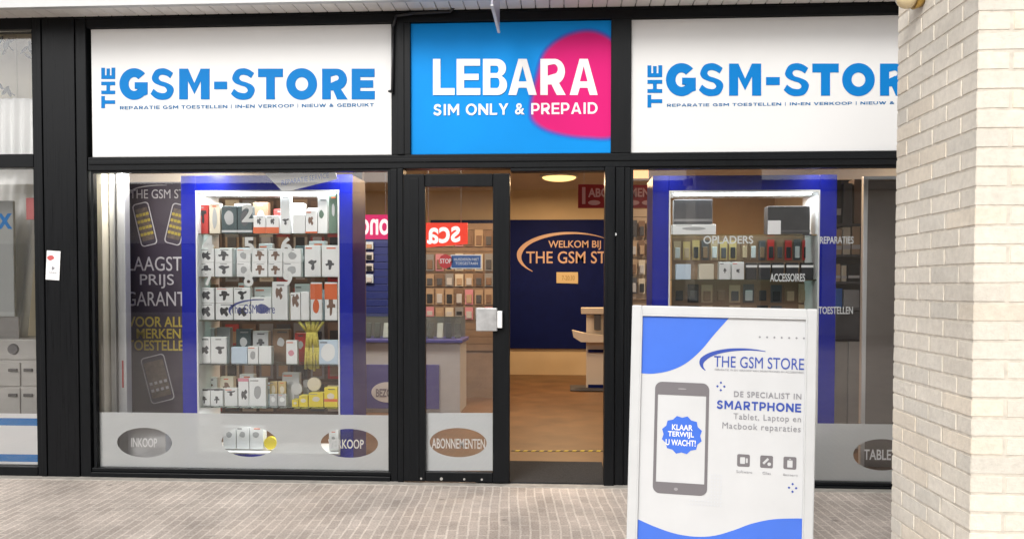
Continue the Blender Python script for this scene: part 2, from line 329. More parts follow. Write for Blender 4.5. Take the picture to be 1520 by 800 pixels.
# ------------------------------------------------------------------ ground
def paving():
    m = bpy.data.materials.new('clinker_paving'); m.use_nodes = True; n = m.node_tree; b = n.nodes['Principled BSDF']
    tc = n.nodes.new('ShaderNodeTexCoord'); mp = n.nodes.new('ShaderNodeMapping'); mp.inputs['Rotation'].default_value = (0, 0, R(86.5))
    wn = n.nodes.new('ShaderNodeTexNoise'); wn.inputs['Scale'].default_value = 1.3
    n.links.new(tc.outputs['Object'], wn.inputs['Vector'])
    sc = n.nodes.new('ShaderNodeVectorMath'); sc.operation = 'SCALE'; sc.inputs['Scale'].default_value = .05
    n.links.new(wn.outputs['Color'], sc.inputs[0])
    ad = n.nodes.new('ShaderNodeVectorMath'); ad.operation = 'ADD'
    n.links.new(tc.outputs['Object'], ad.inputs[0]); n.links.new(sc.outputs[0], ad.inputs[1]); n.links.new(ad.outputs[0], mp.inputs[0])
    br = n.nodes.new('ShaderNodeTexBrick'); n.links.new(mp.outputs[0], br.inputs['Vector'])
    br.inputs['Scale'].default_value = 1; br.inputs['Brick Width'].default_value = .2; br.inputs['Row Height'].default_value = .06
    br.inputs['Mortar Size'].default_value = .0065; br.inputs['Mortar Smooth'].default_value = .15; br.inputs['Bias'].default_value = -.1
    br.inputs['Color1'].default_value = (.50, .43, .378, 1); br.inputs['Color2'].default_value = (.42, .357, .313, 1); br.inputs['Mortar'].default_value = (.62, .55, .485, 1)
    ns = n.nodes.new('ShaderNodeTexNoise'); ns.inputs['Scale'].default_value = 2.2; ns.inputs['Detail'].default_value = 9; ns.inputs['Roughness'].default_value = .65
    n.links.new(tc.outputs['Object'], ns.inputs['Vector'])
    cr = n.nodes.new('ShaderNodeMapRange'); cr.inputs[1].default_value = .3; cr.inputs[2].default_value = .7; cr.inputs[3].default_value = .72; cr.inputs[4].default_value = 1.28
    n.links.new(ns.outputs['Fac'], cr.inputs[0])
    mx = n.nodes.new('ShaderNodeMix'); mx.data_type = 'RGBA'; mx.blend_type = 'MULTIPLY'; mx.inputs[0].default_value = 1
    n.links.new(br.outputs['Color'], mx.inputs['A']); n.links.new(cr.outputs[0], mx.inputs['B'])
    n2 = n.nodes.new('ShaderNodeTexNoise'); n2.inputs['Scale'].default_value = 90; n2.inputs['Detail'].default_value = 5
    n.links.new(tc.outputs['Object'], n2.inputs['Vector'])
    c2 = n.nodes.new('ShaderNodeMapRange'); c2.inputs[1].default_value = .3; c2.inputs[2].default_value = .7; c2.inputs[3].default_value = .75; c2.inputs[4].default_value = 1.25
    n.links.new(n2.outputs['Fac'], c2.inputs[0])
    m2 = n.nodes.new('ShaderNodeMix'); m2.data_type = 'RGBA'; m2.blend_type = 'MULTIPLY'; m2.inputs[0].default_value = 1
    n.links.new(mx.outputs['Result'], m2.inputs['A']); n.links.new(c2.outputs[0], m2.inputs['B'])
    vo = n.nodes.new('ShaderNodeTexVoronoi'); vo.inputs['Scale'].default_value = 2.6; n.links.new(tc.outputs['Object'], vo.inputs['Vector'])
    vr = n.nodes.new('ShaderNodeMapRange'); vr.inputs[1].default_value = .045; vr.inputs[2].default_value = .075; vr.inputs[3].default_value = .62; vr.inputs[4].default_value = 1
    n.links.new(vo.outputs['Distance'], vr.inputs[0])
    sn = n.nodes.new('ShaderNodeTexNoise'); sn.inputs['Scale'].default_value = .9; sn.inputs['Detail'].default_value = 7; n.links.new(tc.outputs['Object'], sn.inputs['Vector'])
    sr = n.nodes.new('ShaderNodeMapRange'); sr.inputs[1].default_value = .38; sr.inputs[2].default_value = .62; sr.inputs[3].default_value = .90; sr.inputs[4].default_value = 1.08
    n.links.new(sn.outputs['Fac'], sr.inputs[0])
    vm = n.nodes.new('ShaderNodeMath'); vm.operation = 'MULTIPLY'; n.links.new(vr.outputs[0], vm.inputs[0]); n.links.new(sr.outputs[0], vm.inputs[1])
    m3 = n.nodes.new('ShaderNodeMix'); m3.data_type = 'RGBA'; m3.blend_type = 'MULTIPLY'; m3.inputs[0].default_value = 1
    n.links.new(m2.outputs['Result'], m3.inputs['A']); n.links.new(vm.outputs[0], m3.inputs['B'])
    n.links.new(m3.outputs['Result'], b.inputs['Base Color']); b.inputs['Roughness'].default_value = .8
    iv = n.nodes.new('ShaderNodeMath'); iv.operation = 'MULTIPLY_ADD'; iv.inputs[1].default_value = -1.0
    n.links.new(br.outputs['Fac'], iv.inputs[0])
    s2 = n.nodes.new('ShaderNodeMath'); s2.operation = 'MULTIPLY'; s2.inputs[1].default_value = .5; n.links.new(n2.outputs['Fac'], s2.inputs[0])
    n.links.new(s2.outputs[0], iv.inputs[2])
    bp = n.nodes.new('ShaderNodeBump'); bp.inputs['Strength'].default_value = .45; bp.inputs['Distance'].default_value = .006
    n.links.new(iv.outputs[0], bp.inputs['Height']); n.links.new(bp.outputs[0], b.inputs['Normal'])
    return m
struct(MB().box(-40, 40, -40, 12, -.3, 0).build('pavement', paving()))
M_KERB = mat('kerb_concrete', (.36, .335, .30), .85, noise=.2, nscale=12, bump=.3)
struct(MB().box(-12, 12, -.095, .0, -.2, .006, bev=.002).build('kerb', M_KERB))

# ------------------------------------------------------------------ shop interior shell
XL, XR, YB, ZC = -3.62, 3.3, 7.45, 2.95
def tiles():
    m = mat('brown_floor', (.15, .080, .034), .45, noise=.25, nscale=3); n = m.node_tree
    return m
struct(MB().box(XL, XR, .13, YB, -.1, .004).build('floor', tiles()))
struct(MB().box(XL-.1, XR+.1, .13, YB+.1, ZC, ZC+.1).build('ceiling', M_CEIL))
w = MB()
xa, zt = at(700, 326.5, YB); zt = at(820, 326.5, YB)[1]; zb = at(820, 517, YB)[1]
struct(MB().box(XL, XR, YB, YB+.1, 0, ZC).build('wall_back', M_BEIGE))
struct(MB().box(XL-.1, XL, .12, YB, 0, ZC).build('wall_left', M_CREAM))
struct(MB().box(XR, XR+.1, .12, YB, 0, ZC).build('wall_right', M_CREAM))

# navy welcome panel
t = thing('welcome_panel', 'navy blue wall panel with rose gold welcome lettering at the back of the shop', 'wall panel', loc=(.6, YB, zb))
x0 = at(640, 400, YB)[0]; x1 = at(985, 400, YB)[0]
put(MB().box(x0, x1, YB-.04, YB-.002, zb, zt, bev=.004).build('panel', M_NAVY), t)
Yp = YB-.042
put(MB().add(ptext('WELKOM BIJ', 814, 357, 892, 371, Yp, bold=.012), None).build('lettering', M_GOLD), t)
put(MB().add(ptext('THE GSM STORE', 781, 373, 942, 391, Yp, bold=.008), None).build('lettering', M_GOLD), t)
cx, cz = at(848, 380, Yp); a = at(926, 380, Yp)[0]-cx; b_ = at(848, 346, Yp)[1]-cz
put(MB().add(flat([swoosh(cx, cz, a, b_, 222, 50, .01, .085, .008)], Yp), None).build('emblem', M_GOLD), t)
M_PLATE = mat('pale_gold_plate', (.62, .5, .28), .5)
q = tag(MB().add(flat([[at(826, 420, Yp), at(858, 421, Yp), at(858, 404, Yp), at(826, 404, Yp)]], Yp, .012), M_PLATE).add(ptext('7-20:30', 834, 409, 853, 416, Yp-.0122, bold=.01, depth=.001), mat('faded_ink', (.35, .24, .1), .6)).build('name_plate'), 'small pale gold plate fixed on the navy wall below the welcome lettering', 'plate')

# round ceiling lamps with their own warm light
M_LAMP = emit('warm_lamp_glass', (1, .62, .22), 1.4)
def ceiling_lamp(x, y, label, power, col):
    t = thing('ceiling_lamp', label, 'ceiling lamp', 'round ceiling lamps in the shop', (x, y, ZC))
    MB().cyl((0, 0, 0), (0, 0, -.03), .26, m=None, seg=32).build('ring', M_ALUW, t)
    MB().ball((0, 0, -.03), .235, sc=(1, 1, .22)).build('lamp_shade', M_LAMP, t)
    l = bpy.data.lights.new('lamp_light', 'AREA'); l.shape = 'DISK'; l.size = .4; l.energy = power; l.color = col
    o = bpy.data.objects.new('lamp_light', l); COL.objects.link(o); o.parent = t; o.location = (0, 0, -.1)
lx = at(830, 264, 5.6)[0]
ceiling_lamp(lx, 5.65, 'round glowing ceiling lamp seen through the open doorway above the navy wall', 62, (1, .66, .36))
ceiling_lamp(-.95, 3.4, 'round warm ceiling lamp seen through the top of the glass door leaf', 28, (1, .66, .36))
ceiling_lamp(-2.5, 2.6, 'round ceiling lamp behind the left shop window', 48, (1, .90, .80))
ceiling_lamp(1.7, 2.4, 'round ceiling lamp behind the right shop window', 32, (1, .8, .6))

# ------------------------------------------------------------------ shop front
sf = thing('storefront', 'black aluminium shop front with two windows and a half open glass door', 'shop front', loc=(-.4, 0, 0))
def P(mb, name, m=M_BLK, parent=None):
    o = mb.build(name, m); put(o, sf)
    if parent: o.parent = parent; o.location = (0, 0, 0)
    return o
X = lambda px, py=470, Y=0: at(px, py, Y)[0]
Z = lambda px, py, Y=0: at(px, py, Y)[1]
XP0, XP1 = X(67), X(133)                       # pillar
XW0, XW1 = X(138), X(579.5)                    # left window
XD0, XD1 = X(600), X(757)                      # door leaf
XO1 = X(897)                                   # end of the doorway
XR0 = X(935); XR1 = XR0+2.25                   # right window
ZS0, ZS1 = Z(700, 229), Z(700, 32)             # sign band
ZW1 = Z(400, 252); ZW0 = Z(400, 698)
ZTOP = Z(500, 21)
P(MB().box(XP1+.002, XR1+.3, 0, .12, ZS1, ZTOP, bev=.004), 'fascia_beam')
P(MB().box(XP1+.002, XR1+.3, -.002, .12, ZW1, ZS0, bev=.006).box(XP1+.01, XR1+.3, -.012, .0, ZW1+.045, ZS0-.03, bev=.003), 'transom')
P(MB().box(XP1+.002, XR1+.3, .07, .12, ZS0+.002, ZS1-.002), 'backing_board')
# pillar at left: recessed panel between two trims
P(MB().box(XP0+.012, XP1-.085, -.012, .12, 0, ZTOP, bev=.003), 'pillar_panel', M_PIL)
P(MB().box(XP0-.03, XP0+.008, -.02, .12, 0, ZTOP, bev=.004), 'pillar_trim')
P(MB().box(XP1-.081, XP1-.002, -.004, .12, 0, ZTOP, bev=.004), 'pillar_trim')
# posts
xA0, xA1 = X(579.5), X(609)
P(MB().box(X(581, 130), X(609, 130), -.004, .12, ZS0+.001, ZS1-.001, bev=.003).box(X(590, 130), X(600, 130), -.012, .0, ZS0+.001, ZS1-.001, bev=.002), 'post')
P(MB().box(X(907, 130), X(937, 130), -.004, .12, ZS0+.001, ZS1-.001, bev=.003), 'post')
P(MB().box(XW1, X(590), .0, .12, 0, ZW1-.001, bev=.005).box(X(590.6), XD0-.004, -.015, .12, 0, ZW1-.001, bev=.004), 'post')
P(MB().box(XO1, X(912), -.03, .12, 0, ZW1-.001, bev=.005).box(X(912.6), X(926), -.006, .12, 0, ZW1-.001, bev=.004).box(X(926.6), XR0, .002, .12, 0, ZW1-.001, bev=.004), 'post')
P(MB().box(XR1, XR1+.3, -.004, .12, 0, ZW1-.001, bev=.004), 'post')
P(MB().box(XD1+.002, XO1-.002, .0, .12, Z(820, 254), ZW1-.002, bev=.003), 'door_head')
# sills
P(MB().box(XP1, XW1-.002, -.01, .12, .006, ZW0-.03, bev=.004).box(XP1, XW1-.002, .005, .12, ZW0-.027, ZW0, bev=.003), 'sill')
ZR0 = Z(1260, 716)
P(MB().box(XR0+.002, XR1-.002, -.01, .12, .006, ZR0-.025, bev=.004).box(XR0+.002, XR1-.002, .005, .12, ZR0-.022, ZR0, bev=.003), 'sill')
# small screw on the post right of the doorway
P(MB().cyl((X(913.5, 348), -.006, Z(913, 348)), (X(913.5, 348), -.016, Z(913, 348)), .011, .009), 'bolt', M_ALU)
# glazing
YG = .045
def window(x0, x1, z0, z1, ztrim):
    fr = P(MB().box(x0+.001, x0+.02, .012, .06, z0, z1-.001).box(x1-.02, x1-.001, .012, .06, z0, z1-.001).box(x0+.02, x1-.02, .012, .06, z1-.014, z1-.001), 'window')
    P(MB().box(x0+.003, x1-.003, YG, YG+.008, z0+.001, z1-.002), 'pane', M_GLS, fr)
    return fr
winL = window(XW0-.012, XW1, ZW0, ZW1, 0)
winR = window(XR0, XR1, ZR0, ZW1, 0)
def film(win, xa, xb, z0, z1, ells, words, slant=0):
    Yf = YG+.0125
    P(MB().add(flat([[(xa, z0), (xb, z0), (xb, z1+slant), (xa, z1)]]+[ell(*e) for e in ells], Yf, .002), None), 'frosted_film', M_FILM, win)
    for s, r in words: P(MB().add(ptext(s, *r, Yf, bold=.015), None), 'lettering', M_LETW, win)
def e_px(cx, cy, rx, ry, Y=YG):
    c = at(cx, cy, Y); return (c[0], c[1], rx/F*(Y-CAM.y)*1.0, ry/F*(Y-CAM.y))
zfL = Z(400, 614.5, YG)
film(winL, XW0-.005, XW1-.006, ZW0+.002, zfL, [e_px(213.5, 657, 43.5, 23), e_px(369, 656, 43, 23), e_px(518, 658, 44, 22)],
     [('INKOOP', (195, 650, 233, 663)), ('VERKOOP', (487, 652, 540, 665))])
zfR = Z(1260, 629, YG)
film(winR, XR0+.004, XR1-.004, ZR0+.002, zfR, [e_px(1310, 675, 41, 23), e_px(1130, 675, 41, 23)], [('TABLETS', (1282, 667, 1338, 682))])
# lettering stuck inside the glass: numbers on the left window, services on the right
mb = MB(); Yt = YG+.012
for s, r in (('2', (359, 303, 377, 330)), ('4', (300, 350, 317, 376)), ('5', (362, 352, 377, 377)), ('6', (417, 352, 433, 377)), ('7', (304, 402, 317, 424)), ('8', (362, 402, 376, 425)), ('9', (420, 402, 434, 425))):
    P(MB().add(ptext(s, *r, Yt, bold=.03), None), 'number', mat('pale_number_vinyl', (.80, .82, .80), .5), winL)
mb = MB(); mb.add(ptext('The GSM Store', 342, 452, 408, 465, Yt, bold=.0), None)
c = at(384, 462, Yt); mb.add(flat([swoosh(c[0], c[1], .22, .085, 200, 80, .004, .022, .004)], Yt), None)
P(mb, 'emblem', mat('window_blue_vinyl', (.02, .04, .22), .5), winL)
mb = MB()
for s, r in (('OPLADERS', (1044, 350, 1118, 362)), ('ACCESSOIRES', (1143, 406, 1195, 418)), ('REPARATIES', (1217, 351, 1267, 362)), ('TOESTELLEN', (1215, 455, 1266, 466))):
    P(MB().add(ptext(s, *r, Yt, bold=.02), None), 'lettering', mat('service_vinyl', (.78, .80, .80), .5), winR)
# door leaf
zd0, zd1 = Z(680, 719), Z(680, 259)
door = P(MB().box(XD0, X(632), -.035, .02, .015, zd1, bev=.006).box(X(732), XD1, -.035, .02, .015, zd1, bev=.006)
         .box(X(632)+.001, X(732)-.001, -.033, .02, Z(680, 278), zd1-.001, bev=.005).box(X(632)+.001, X(732)-.001, -.033, .02, .016, Z(680, 699), bev=.005)
         .box(XD0+.05, X(632)-.045, -.039, -.03, .03, zd1-.03, bev=.002)
         .box(X(632)-.014, X(632)+.004, -.041, -.03, Z(680, 699)+.001, Z(680, 278)-.001), 'door')
P(MB().box(X(632)-.006, X(732)+.006, -.012, -.004, Z(680, 700), Z(680, 277)), 'pane', M_GLS, door)
YD = .004
P(MB().add(flat([[at(632, 698, YD), at(732, 698, YD), at(732, 612.5, YD), at(632, 612.5, YD)], ell(*e_px(680, 656.5, 43, 22, YD))], YD, .002), None), 'frosted_film', mat('plain_white_film', (.72, .75, .76), .6), door)
P(MB().add(ptext('ABONNEMENTEN', 641, 651, 720, 665, YD, bold=.012), None), 'lettering', M_LETW, door)
mb = MB(); c = at(661.5, 388, YD)
mb.add(flat([ell(c[0], c[1], .053, .053, 8)], YD, .001), mat('stop_red', (.6, .02, .03), .4))
mb.add(ptext('STOP', 653, 384, 670, 391, YD-.0012, bold=.02, depth=.0008), M_LETW)
mb.add(flat([[at(669, 399, YD+.002), at(715, 399, YD+.002), at(715, 378, YD+.002), at(669, 378, YD+.002)]], YD+.002, .001), M_LETW)
mb.add(flat([[at(670, 397.5, YD), at(713.5, 397.5, YD), at(713.5, 379.5, YD), at(670, 379.5, YD)]], YD, .001), mat('sticker_blue', (.01, .09, .32), .4))
mb.add(ptext('HUISDIEREN NIET', 674, 383, 711, 387, YD-.0012, bold=.0, depth=.0008), M_LETW)
mb.add(ptext('TOEGESTAAN', 676, 389, 709, 393, YD-.0012, bold=.0, depth=.0008), M_LETW)
P(mb, 'sticker', None, door)
P(pbox(MB(), 706.5, 457, 738, 491.5, -.075, -.036, None, .006), 'lock', mat('brushed_zinc', (.40, .40, .40), .42, .55, noise=.2, nscale=14), door)
P(MB().box(X(739.5), X(746.5), -.085, -.036, Z(742, 486), Z(742, 461), bev=.004), 'handle', M_WHITE, door)
for px in (626, 656, 690, 716): P(MB().cyl((X(px), -.034, Z(680, 709)), (X(px), -.038, Z(680, 709)), .011 if px == 656 else .008, seg=10), 'bolt', M_STEEL, door)

# ------------------------------------------------------------------ signs
def sign_panel(name, label, x0, y0, x1, y1, m, w=None):
    t = thing(name, label, 'sign', None, (X((x0+x1)/2, 130), .03, ZS0))
    xa, xb = X(x0, 130), (X(x1, 130) if w is None else X(x0, 130)+w)
    put(MB().box(xa, xb, .022, .066, ZS0+.003, ZS1-.003, bev=.003).build('panel', m), t)
    return t
YS = .0215
GSM = [('G', 147, 277), ('S', 290, 402), ('M', 422, 562), ('-', 583, 643), ('S', 660, 775), ('T', 785, 900), ('O', 915, 1057), ('R', 1080, 1198), ('E', 1216, 1323)]
def store_lettering(t, fx, y0, y1, the, tx, tag_rect):
    put(big([(c, fx(a), fx(b)) for c, a, b in GSM], y0, y1, YS, .285, .275).build('lettering', M_SBLUE), t)
    H_ = the[0]-the[1]
    put(big_up([('T', the[0], the[0]-H_*.30), ('H', the[0]-H_*.345, the[0]-H_*.655), ('E', the[0]-H_*.72, the[1])], tx[0], tx[1], YS, .26, .26).build('lettering', M_SBLUE), t)
    put(heavy('REPARATIE GSM TOESTELLEN | IN-EN VERKOOP | NIEUW & GEBRUIKT', pxrect(tag_rect[0], tag_rect[1]+1, tag_rect[2], tag_rect[3]-1, YS), YS, .2, .18, .16, .0015).build('tagline', M_SGREY), t)
tL = sign_panel('shop_sign', 'white shop sign with large blue store lettering over the left window', 133.5, 33, 580.5, 229, M_SIGNW)
store_lettering(tL, lambda x: 130+x/3.102, 102.5, 148, (161, 101), (150.5, 171), (178, 152.5, 555, 164))
tR = sign_panel('shop_sign', 'white shop sign with large blue store lettering cut off by the brick column', 936, 33, 1350, 229, M_SIGNW, 2.2)
store_lettering(tR, lambda x: 988.5+(x-147)*.3405, 95, 142.5, (160, 97.5), (961, 983), (990, 149, 1391, 160))
tC = sign_panel('shop_sign', 'bright blue shop sign with white lettering and a magenta blob above the door', 609, 30, 908, 229, mat('cyan_sign', (.0005, .25, .70), .5, spec=.12, noise=.10, nscale=1.2))
bl = [(812, 80), (840, 58), (875, 50.5), (905, 62), (940, 95), (946, 150), (915, 197), (870, 201), (825, 194), (798, 180), (792, 160), (800, 115)]
def blob_px(grow):
    c = (870, 130); pts = bez([((p[0]-c[0])*(1+grow)+c[0], (p[1]-c[1])*(1+grow)+c[1]) for p in bl])
    return [at(min(p[0], 907), p[1], YS) for p in pts]
def dedupe(l):
    o = []
    for p in l:
        if not o or (abs(p[0]-o[-1][0])+abs(p[1]-o[-1][1])) > .004: o.append(p)
    return o
mb = MB()
RAMP = [(.005, .22, .66), (.02, .17, .60), (.06, .12, .52), (.14, .085, .43), (.26, .06, .34), (.40, .045, .27), (.53, .025, .21), (.62, .010, .165)]
for i, c in enumerate(RAMP):
    mb.add(flat([dedupe(blob_px(.12-.0175*i))], YS-.0004*i, .00035), mat('sign_blob_%d' % i, c, .5, spec=.12))
put(mb.build('emblem'), tC)
put(big([(c, 570+a/3.077, 570+b/3.077) for c, a, b in (('L', 224, 323), ('E', 332, 440), ('B', 452, 562), ('A', 568, 698), ('R', 714, 830), ('A', 848, 976))], 88, 141.5, YS-.003, .205, .19).build('lettering', M_LETW), tC)
put(heavy('SIM ONLY & PREPAID', pxrect(643.5, 152.5, 887, 172, YS), YS-.003, .20, .17, .15, .002).build('lettering', M_LETW), tC)
# cable on the fascia
mb = MB(); pts = [(582, 138), (583.5, 40), (588, 24.5), (612, 21), (668, 18), (674, 12)]
mb.tube([(at(x, y, -.03)[0], -.03, at(x, y, -.03)[1]) for x, y in pts], .009)
mb.cyl((X(580.5, 136, -.03), -.03, Z(581, 136, -.03)), (X(576, 136, -.03), -.03, Z(576, 136, -.03)), .012, .006)
tag(mb.build('cable', mat('black_cable', (.02, .02, .022), .5)), 'thin black cable running up the post between the white and blue signs', 'cable')
# notice on the pillar
a = at(79, 394, -.016)
t = thing('notice_card', 'small tilted white notice card with a red mark stuck on the black pillar', 'notice', loc=(a[0], -.016, a[1]))
wd, hg = .105, .215
MB().box(-wd/2, wd/2, -.003, 0, -hg/2, hg/2, bev=.001).build('card', M_LETW, t)
mb = MB(); mb.add(flat([blob(-.018, .055, .03, .022)], -.0035, .0005), mat('notice_red', (.5, .08, .08), .5))
mb.add(flat([blob(0, -.02, .016, .016)], -.0035, .0005), M_PTG); mb.add(text_me('WINKEL', (-.03, -.06, .035, -.048), -.0035, bold=0, depth=.0005), M_PTG)
mb.build('print', None, t); t.rotation_euler = (0, R(3.5), 0)

# ------------------------------------------------------------------ canopy of white boards
ZCAN = ZTOP+.012
CAN_Y = -.32
t = thing('canopy', 'canopy ceiling of narrow white boards above the shop front', 'canopy', loc=(0, CAN_Y, ZCAN))
mb = MB(); x = -9.0
while x < 9:
    mb.box(x, x+.094, CAN_Y+.05, -.0, ZCAN, ZCAN+.02, bev=.004); x += .1
put(mb.build('boards', mat('soffit_boards', (.78, .765, .74), .6, noise=.08, nscale=5)), t)
put(MB().box(-9, 9, CAN_Y, CAN_Y+.048, ZCAN-.03, ZCAN+.32).box(-9, 9, CAN_Y+.05, .1, ZCAN+.022, ZCAN+.32).build('edge_board', M_ALUW), t)
t2 = MB().box(-9, XR1+1, .0, .12, ZTOP+.001, ZTOP+.3)
put(t2.build('upper_beam', M_BLK), sf)

# ------------------------------------------------------------------ brick column (real bricks in stretcher bond)
def brick_mat():
    m = bpy.data.materials.new('pale_brick'); m.use_nodes = True; n = m.node_tree; b = n.nodes['Principled BSDF']
    at_ = n.nodes.new('ShaderNodeAttribute'); at_.attribute_name = 'tone'
    tc = n.nodes.new('ShaderNodeTexCoord')
    t = n.nodes.new('ShaderNodeTexNoise'); t.inputs['Scale'].default_value = 35; t.inputs['Detail'].default_value = 8; t.inputs['Roughness'].default_value = .7
    n.links.new(tc.outputs['Object'], t.inputs['Vector'])
    r = n.nodes.new('ShaderNodeMapRange'); r.inputs[1].default_value = .25; r.inputs[2].default_value = .75; r.inputs[3].default_value = .86; r.inputs[4].default_value = 1.1
    n.links.new(t.outputs['Fac'], r.inputs[0])
    g = n.nodes.new('ShaderNodeTexNoise'); g.inputs['Scale'].default_value = 2.5; g.inputs['Detail'].default_value = 5
    n.links.new(tc.outputs['Object'], g.inputs['Vector'])
    r2 = n.nodes.new('ShaderNodeMapRange'); r2.inputs[1].default_value = .35; r2.inputs[2].default_value = .7; r2.inputs[3].default_value = 1.04; r2.inputs[4].default_value = .86
    n.links.new(g.outputs['Fac'], r2.inputs[0])
    mm = n.nodes.new('ShaderNodeMath'); mm.operation = 'MULTIPLY'; n.links.new(r.outputs[0], mm.inputs[0]); n.links.new(r2.outputs[0], mm.inputs[1])
    mx = n.nodes.new('ShaderNodeMix'); mx.data_type = 'RGBA'; mx.blend_type = 'MULTIPLY'; mx.inputs[0].default_value = 1
    n.links.new(at_.outputs['Color'], mx.inputs['A']); n.links.new(mm.outputs[0], mx.inputs['B'])
    n.links.new(mx.outputs['Result'], b.inputs['Base Color']); b.inputs['Roughness'].default_value = .85
    bp = n.nodes.new('ShaderNodeBump'); bp.inputs['Strength'].default_value = .5; bp.inputs['Distance'].default_value = .006
    n.links.new(t.outputs['Fac'], bp.inputs['Height']); n.links.new(bp.outputs[0], b.inputs['Normal'])
    return m
def on_ray(px, py, depth):
    d = fw*F + rt*(px-CX) - up*(py-CY); d /= F
    return CAM + d*depth
near = on_ray(1446, 430, 2.74); far = on_ray(1327, 430, 3.40)
CX0 = (near.x+far.x)/2; CY0 = near.y; CDEP = .66; CWID = .66
def column():
    t = thing('brick_column', 'pale cream brick column standing in front of the shop at the right', 'column', loc=(CX0, CY0, 0))
    bm = bmesh.new(); lay = bm.loops.layers.float_color.new('tone')
    course, joint, rec = .0625, .0068, .006
    def brick(x0, x1, y0, y1, z0, z1):
        j = lambda a: random.uniform(-a, a)
        q = bmesh.ops.create_cube(bm, size=1); vs = q['verts']
        for v in vs:
            v.co = Vector((x0 if v.co.x < 0 else x1, y0 if v.co.y < 0 else y1, z0 if v.co.z < 0 else z1)) + Vector((j(.0009), j(.0009), j(.0012)))
        k = random.random(); w = random.uniform(.95, 1.04)
        c = (.765*w, .715*w, .625*w) if k < .7 else ((.78*w, .705*w, .59*w) if k < .88 else (.725*w, .685*w, .605*w))
        for f in set(f for v in vs for f in v.link_faces):
            for l in f.loops: l[lay] = (*c, 1)
        es = list(set(e for v in vs for e in v.link_edges))
        bmesh.ops.bevel(bm, geom=es, offset=.0022, segments=2, affect='EDGES')
    n = int(4.6/course); z = .004
    L, H = .2095, .1005                     # stretcher and half brick; their ends show as headers on the other faces
    for i in range(n+1):
        z0, z1 = z+i*course, z+i*course+course-joint
        odd = i % 2
        def run(a, b, start):
            out = []; p = a; first = True
            while p < b-.02:
                ln = start if first else L
                e = min(p+ln, b)
                if b-e < .05: e = b
                out.append((p, e)); p = e+.0105; first = False
            return out
        if odd:
            sx, sy = run(0, CWID, L), run(H+.0105, CDEP-H-.0105, L)
        else:
            sx, sy = run(H+.0105, CWID-H-.0105, L), run(0, CDEP, L)
        for a, b in sx:
            brick(a, b, 0, H, z0, z1); brick(a, b, CDEP-H, CDEP, z0, z1)
        for a, b in sy:
            brick(0, H, a, b, z0, z1); brick(CWID-H, CWID, a, b, z0, z1)
    me = bpy.data.meshes.new('bricks'); bm.to_mesh(me); bm.free(); me.materials.append(brick_mat())
    o = bpy.data.objects.new('bricks', me); COL.objects.link(o); o.parent = t
    MB().box(.0026, CWID-.0026, .0026, CDEP-.0026, 0, 4.6).build('mortar', mat('mortar', (.64, .59, .51), .9, noise=.15, nscale=30), t)
column()
# small round brass lamp on the column's left face
p = on_ray(1368, -4, 3.14)
t = thing('wall_lamp', 'small round brass wall lamp high on the brick column, cut off by the picture top', 'wall lamp', loc=(CX0, p.y, p.z))
M_BRASS = mat('brass', (.55, .36, .10), .3, .8)
MB().cyl((0, 0, 0), (-.03, 0, 0), .035, .045, seg=24).build('base', M_BRASS, t)
MB().ball((-.055, 0, 0), .042).build('lamp_shade', mat('amber_glass', (.75, .62, .38), .2), t)

# ------------------------------------------------------------------ projecting sign hanging from the canopy, edge-on
q = at(740.5, 47, -.30)
t = thing('hanging_sign', 'grey sign board hanging from the canopy seen edge-on above the blue sign', 'hanging sign', loc=(q[0], -.55, ZCAN))
put(MB().box(q[0]-.006, q[0]+.006, -.85, -.30, q[1], ZCAN-.036, bev=.002).build('panel', mat('violet_grey_board', (.34, .34, .42), .3)), t)
mb = MB()
put(MB().box(q[0]-.009, q[0]+.009, -.852, -.298, q[1]-.012, q[1], bev=.002).build('edge_rail', M_ALUW), t)
for y in (-.306, ): put(MB().cyl((q[0], y, ZCAN-.031), (q[0], y, ZCAN-.04), .012).build('hanger', M_ALU), t)

# ------------------------------------------------------------------ A-board on the pavement
bc = on_ray(1068, 850, 4.28)
ab = thing('pavement_sign', 'white framed pavement sign with a blue and white phone repair poster', 'pavement sign', loc=(bc.x-.012, bc.y, 0))
LEAN = 3.5
ab.rotation_euler = (0, 0, R(-8))
U = lambda px: (px-1067+ (0)) / 298.0
V = lambda py: -.006+(842-py)/290.0
def B(mb, name, m=None, parent=None): return mb.build(name, m, parent or ab_face)
ab_face = bpy.data.objects.new('front_panel', None); COL.objects.link(ab_face)
# the front panel's frame is the part; everything printed on it is a sub-part
bpy.data.objects.remove(ab_face)
wB, hB, fB = .4605, 1.325, .052
frame = MB()
def mitre(mb, sgn):
    """four mitred aluminium profiles with a raised bead"""
    def prof(pts_outer, pts_inner, y0, y1):
        pass
for (a0, b0, a1, b1) in ((-wB, .006, -wB+fB, hB), (wB-fB, .006, wB, hB)):
    frame.box(a0, a1, -.018, .012, b0, b1, bev=.007)
frame.box(-wB+fB-.002, wB-fB+.002, -.017, .011, hB-fB, hB-.001, bev=.007).box(-wB+fB-.002, wB-fB+.002, -.017, .011, .007, .006+fB, bev=.007)
for s in (-1, 1): frame.box(s*(wB-fB)-.004, s*(wB-fB)+.004, -.0215, -.015, .05, hB-.02, bev=.002)
frame.box(-wB+fB, wB-fB, -.0205, -.015, hB-fB-.004, hB-fB+.004, bev=.002)
frame = frame.build('frame', M_ALUW, ab)
poster = MB().box(-wB+fB-.004, wB-fB+.004, -.006, .004, .006+fB-.004, hB-fB+.004).build('poster', M_POST, ab)
YP = -.0065
mb = MB()
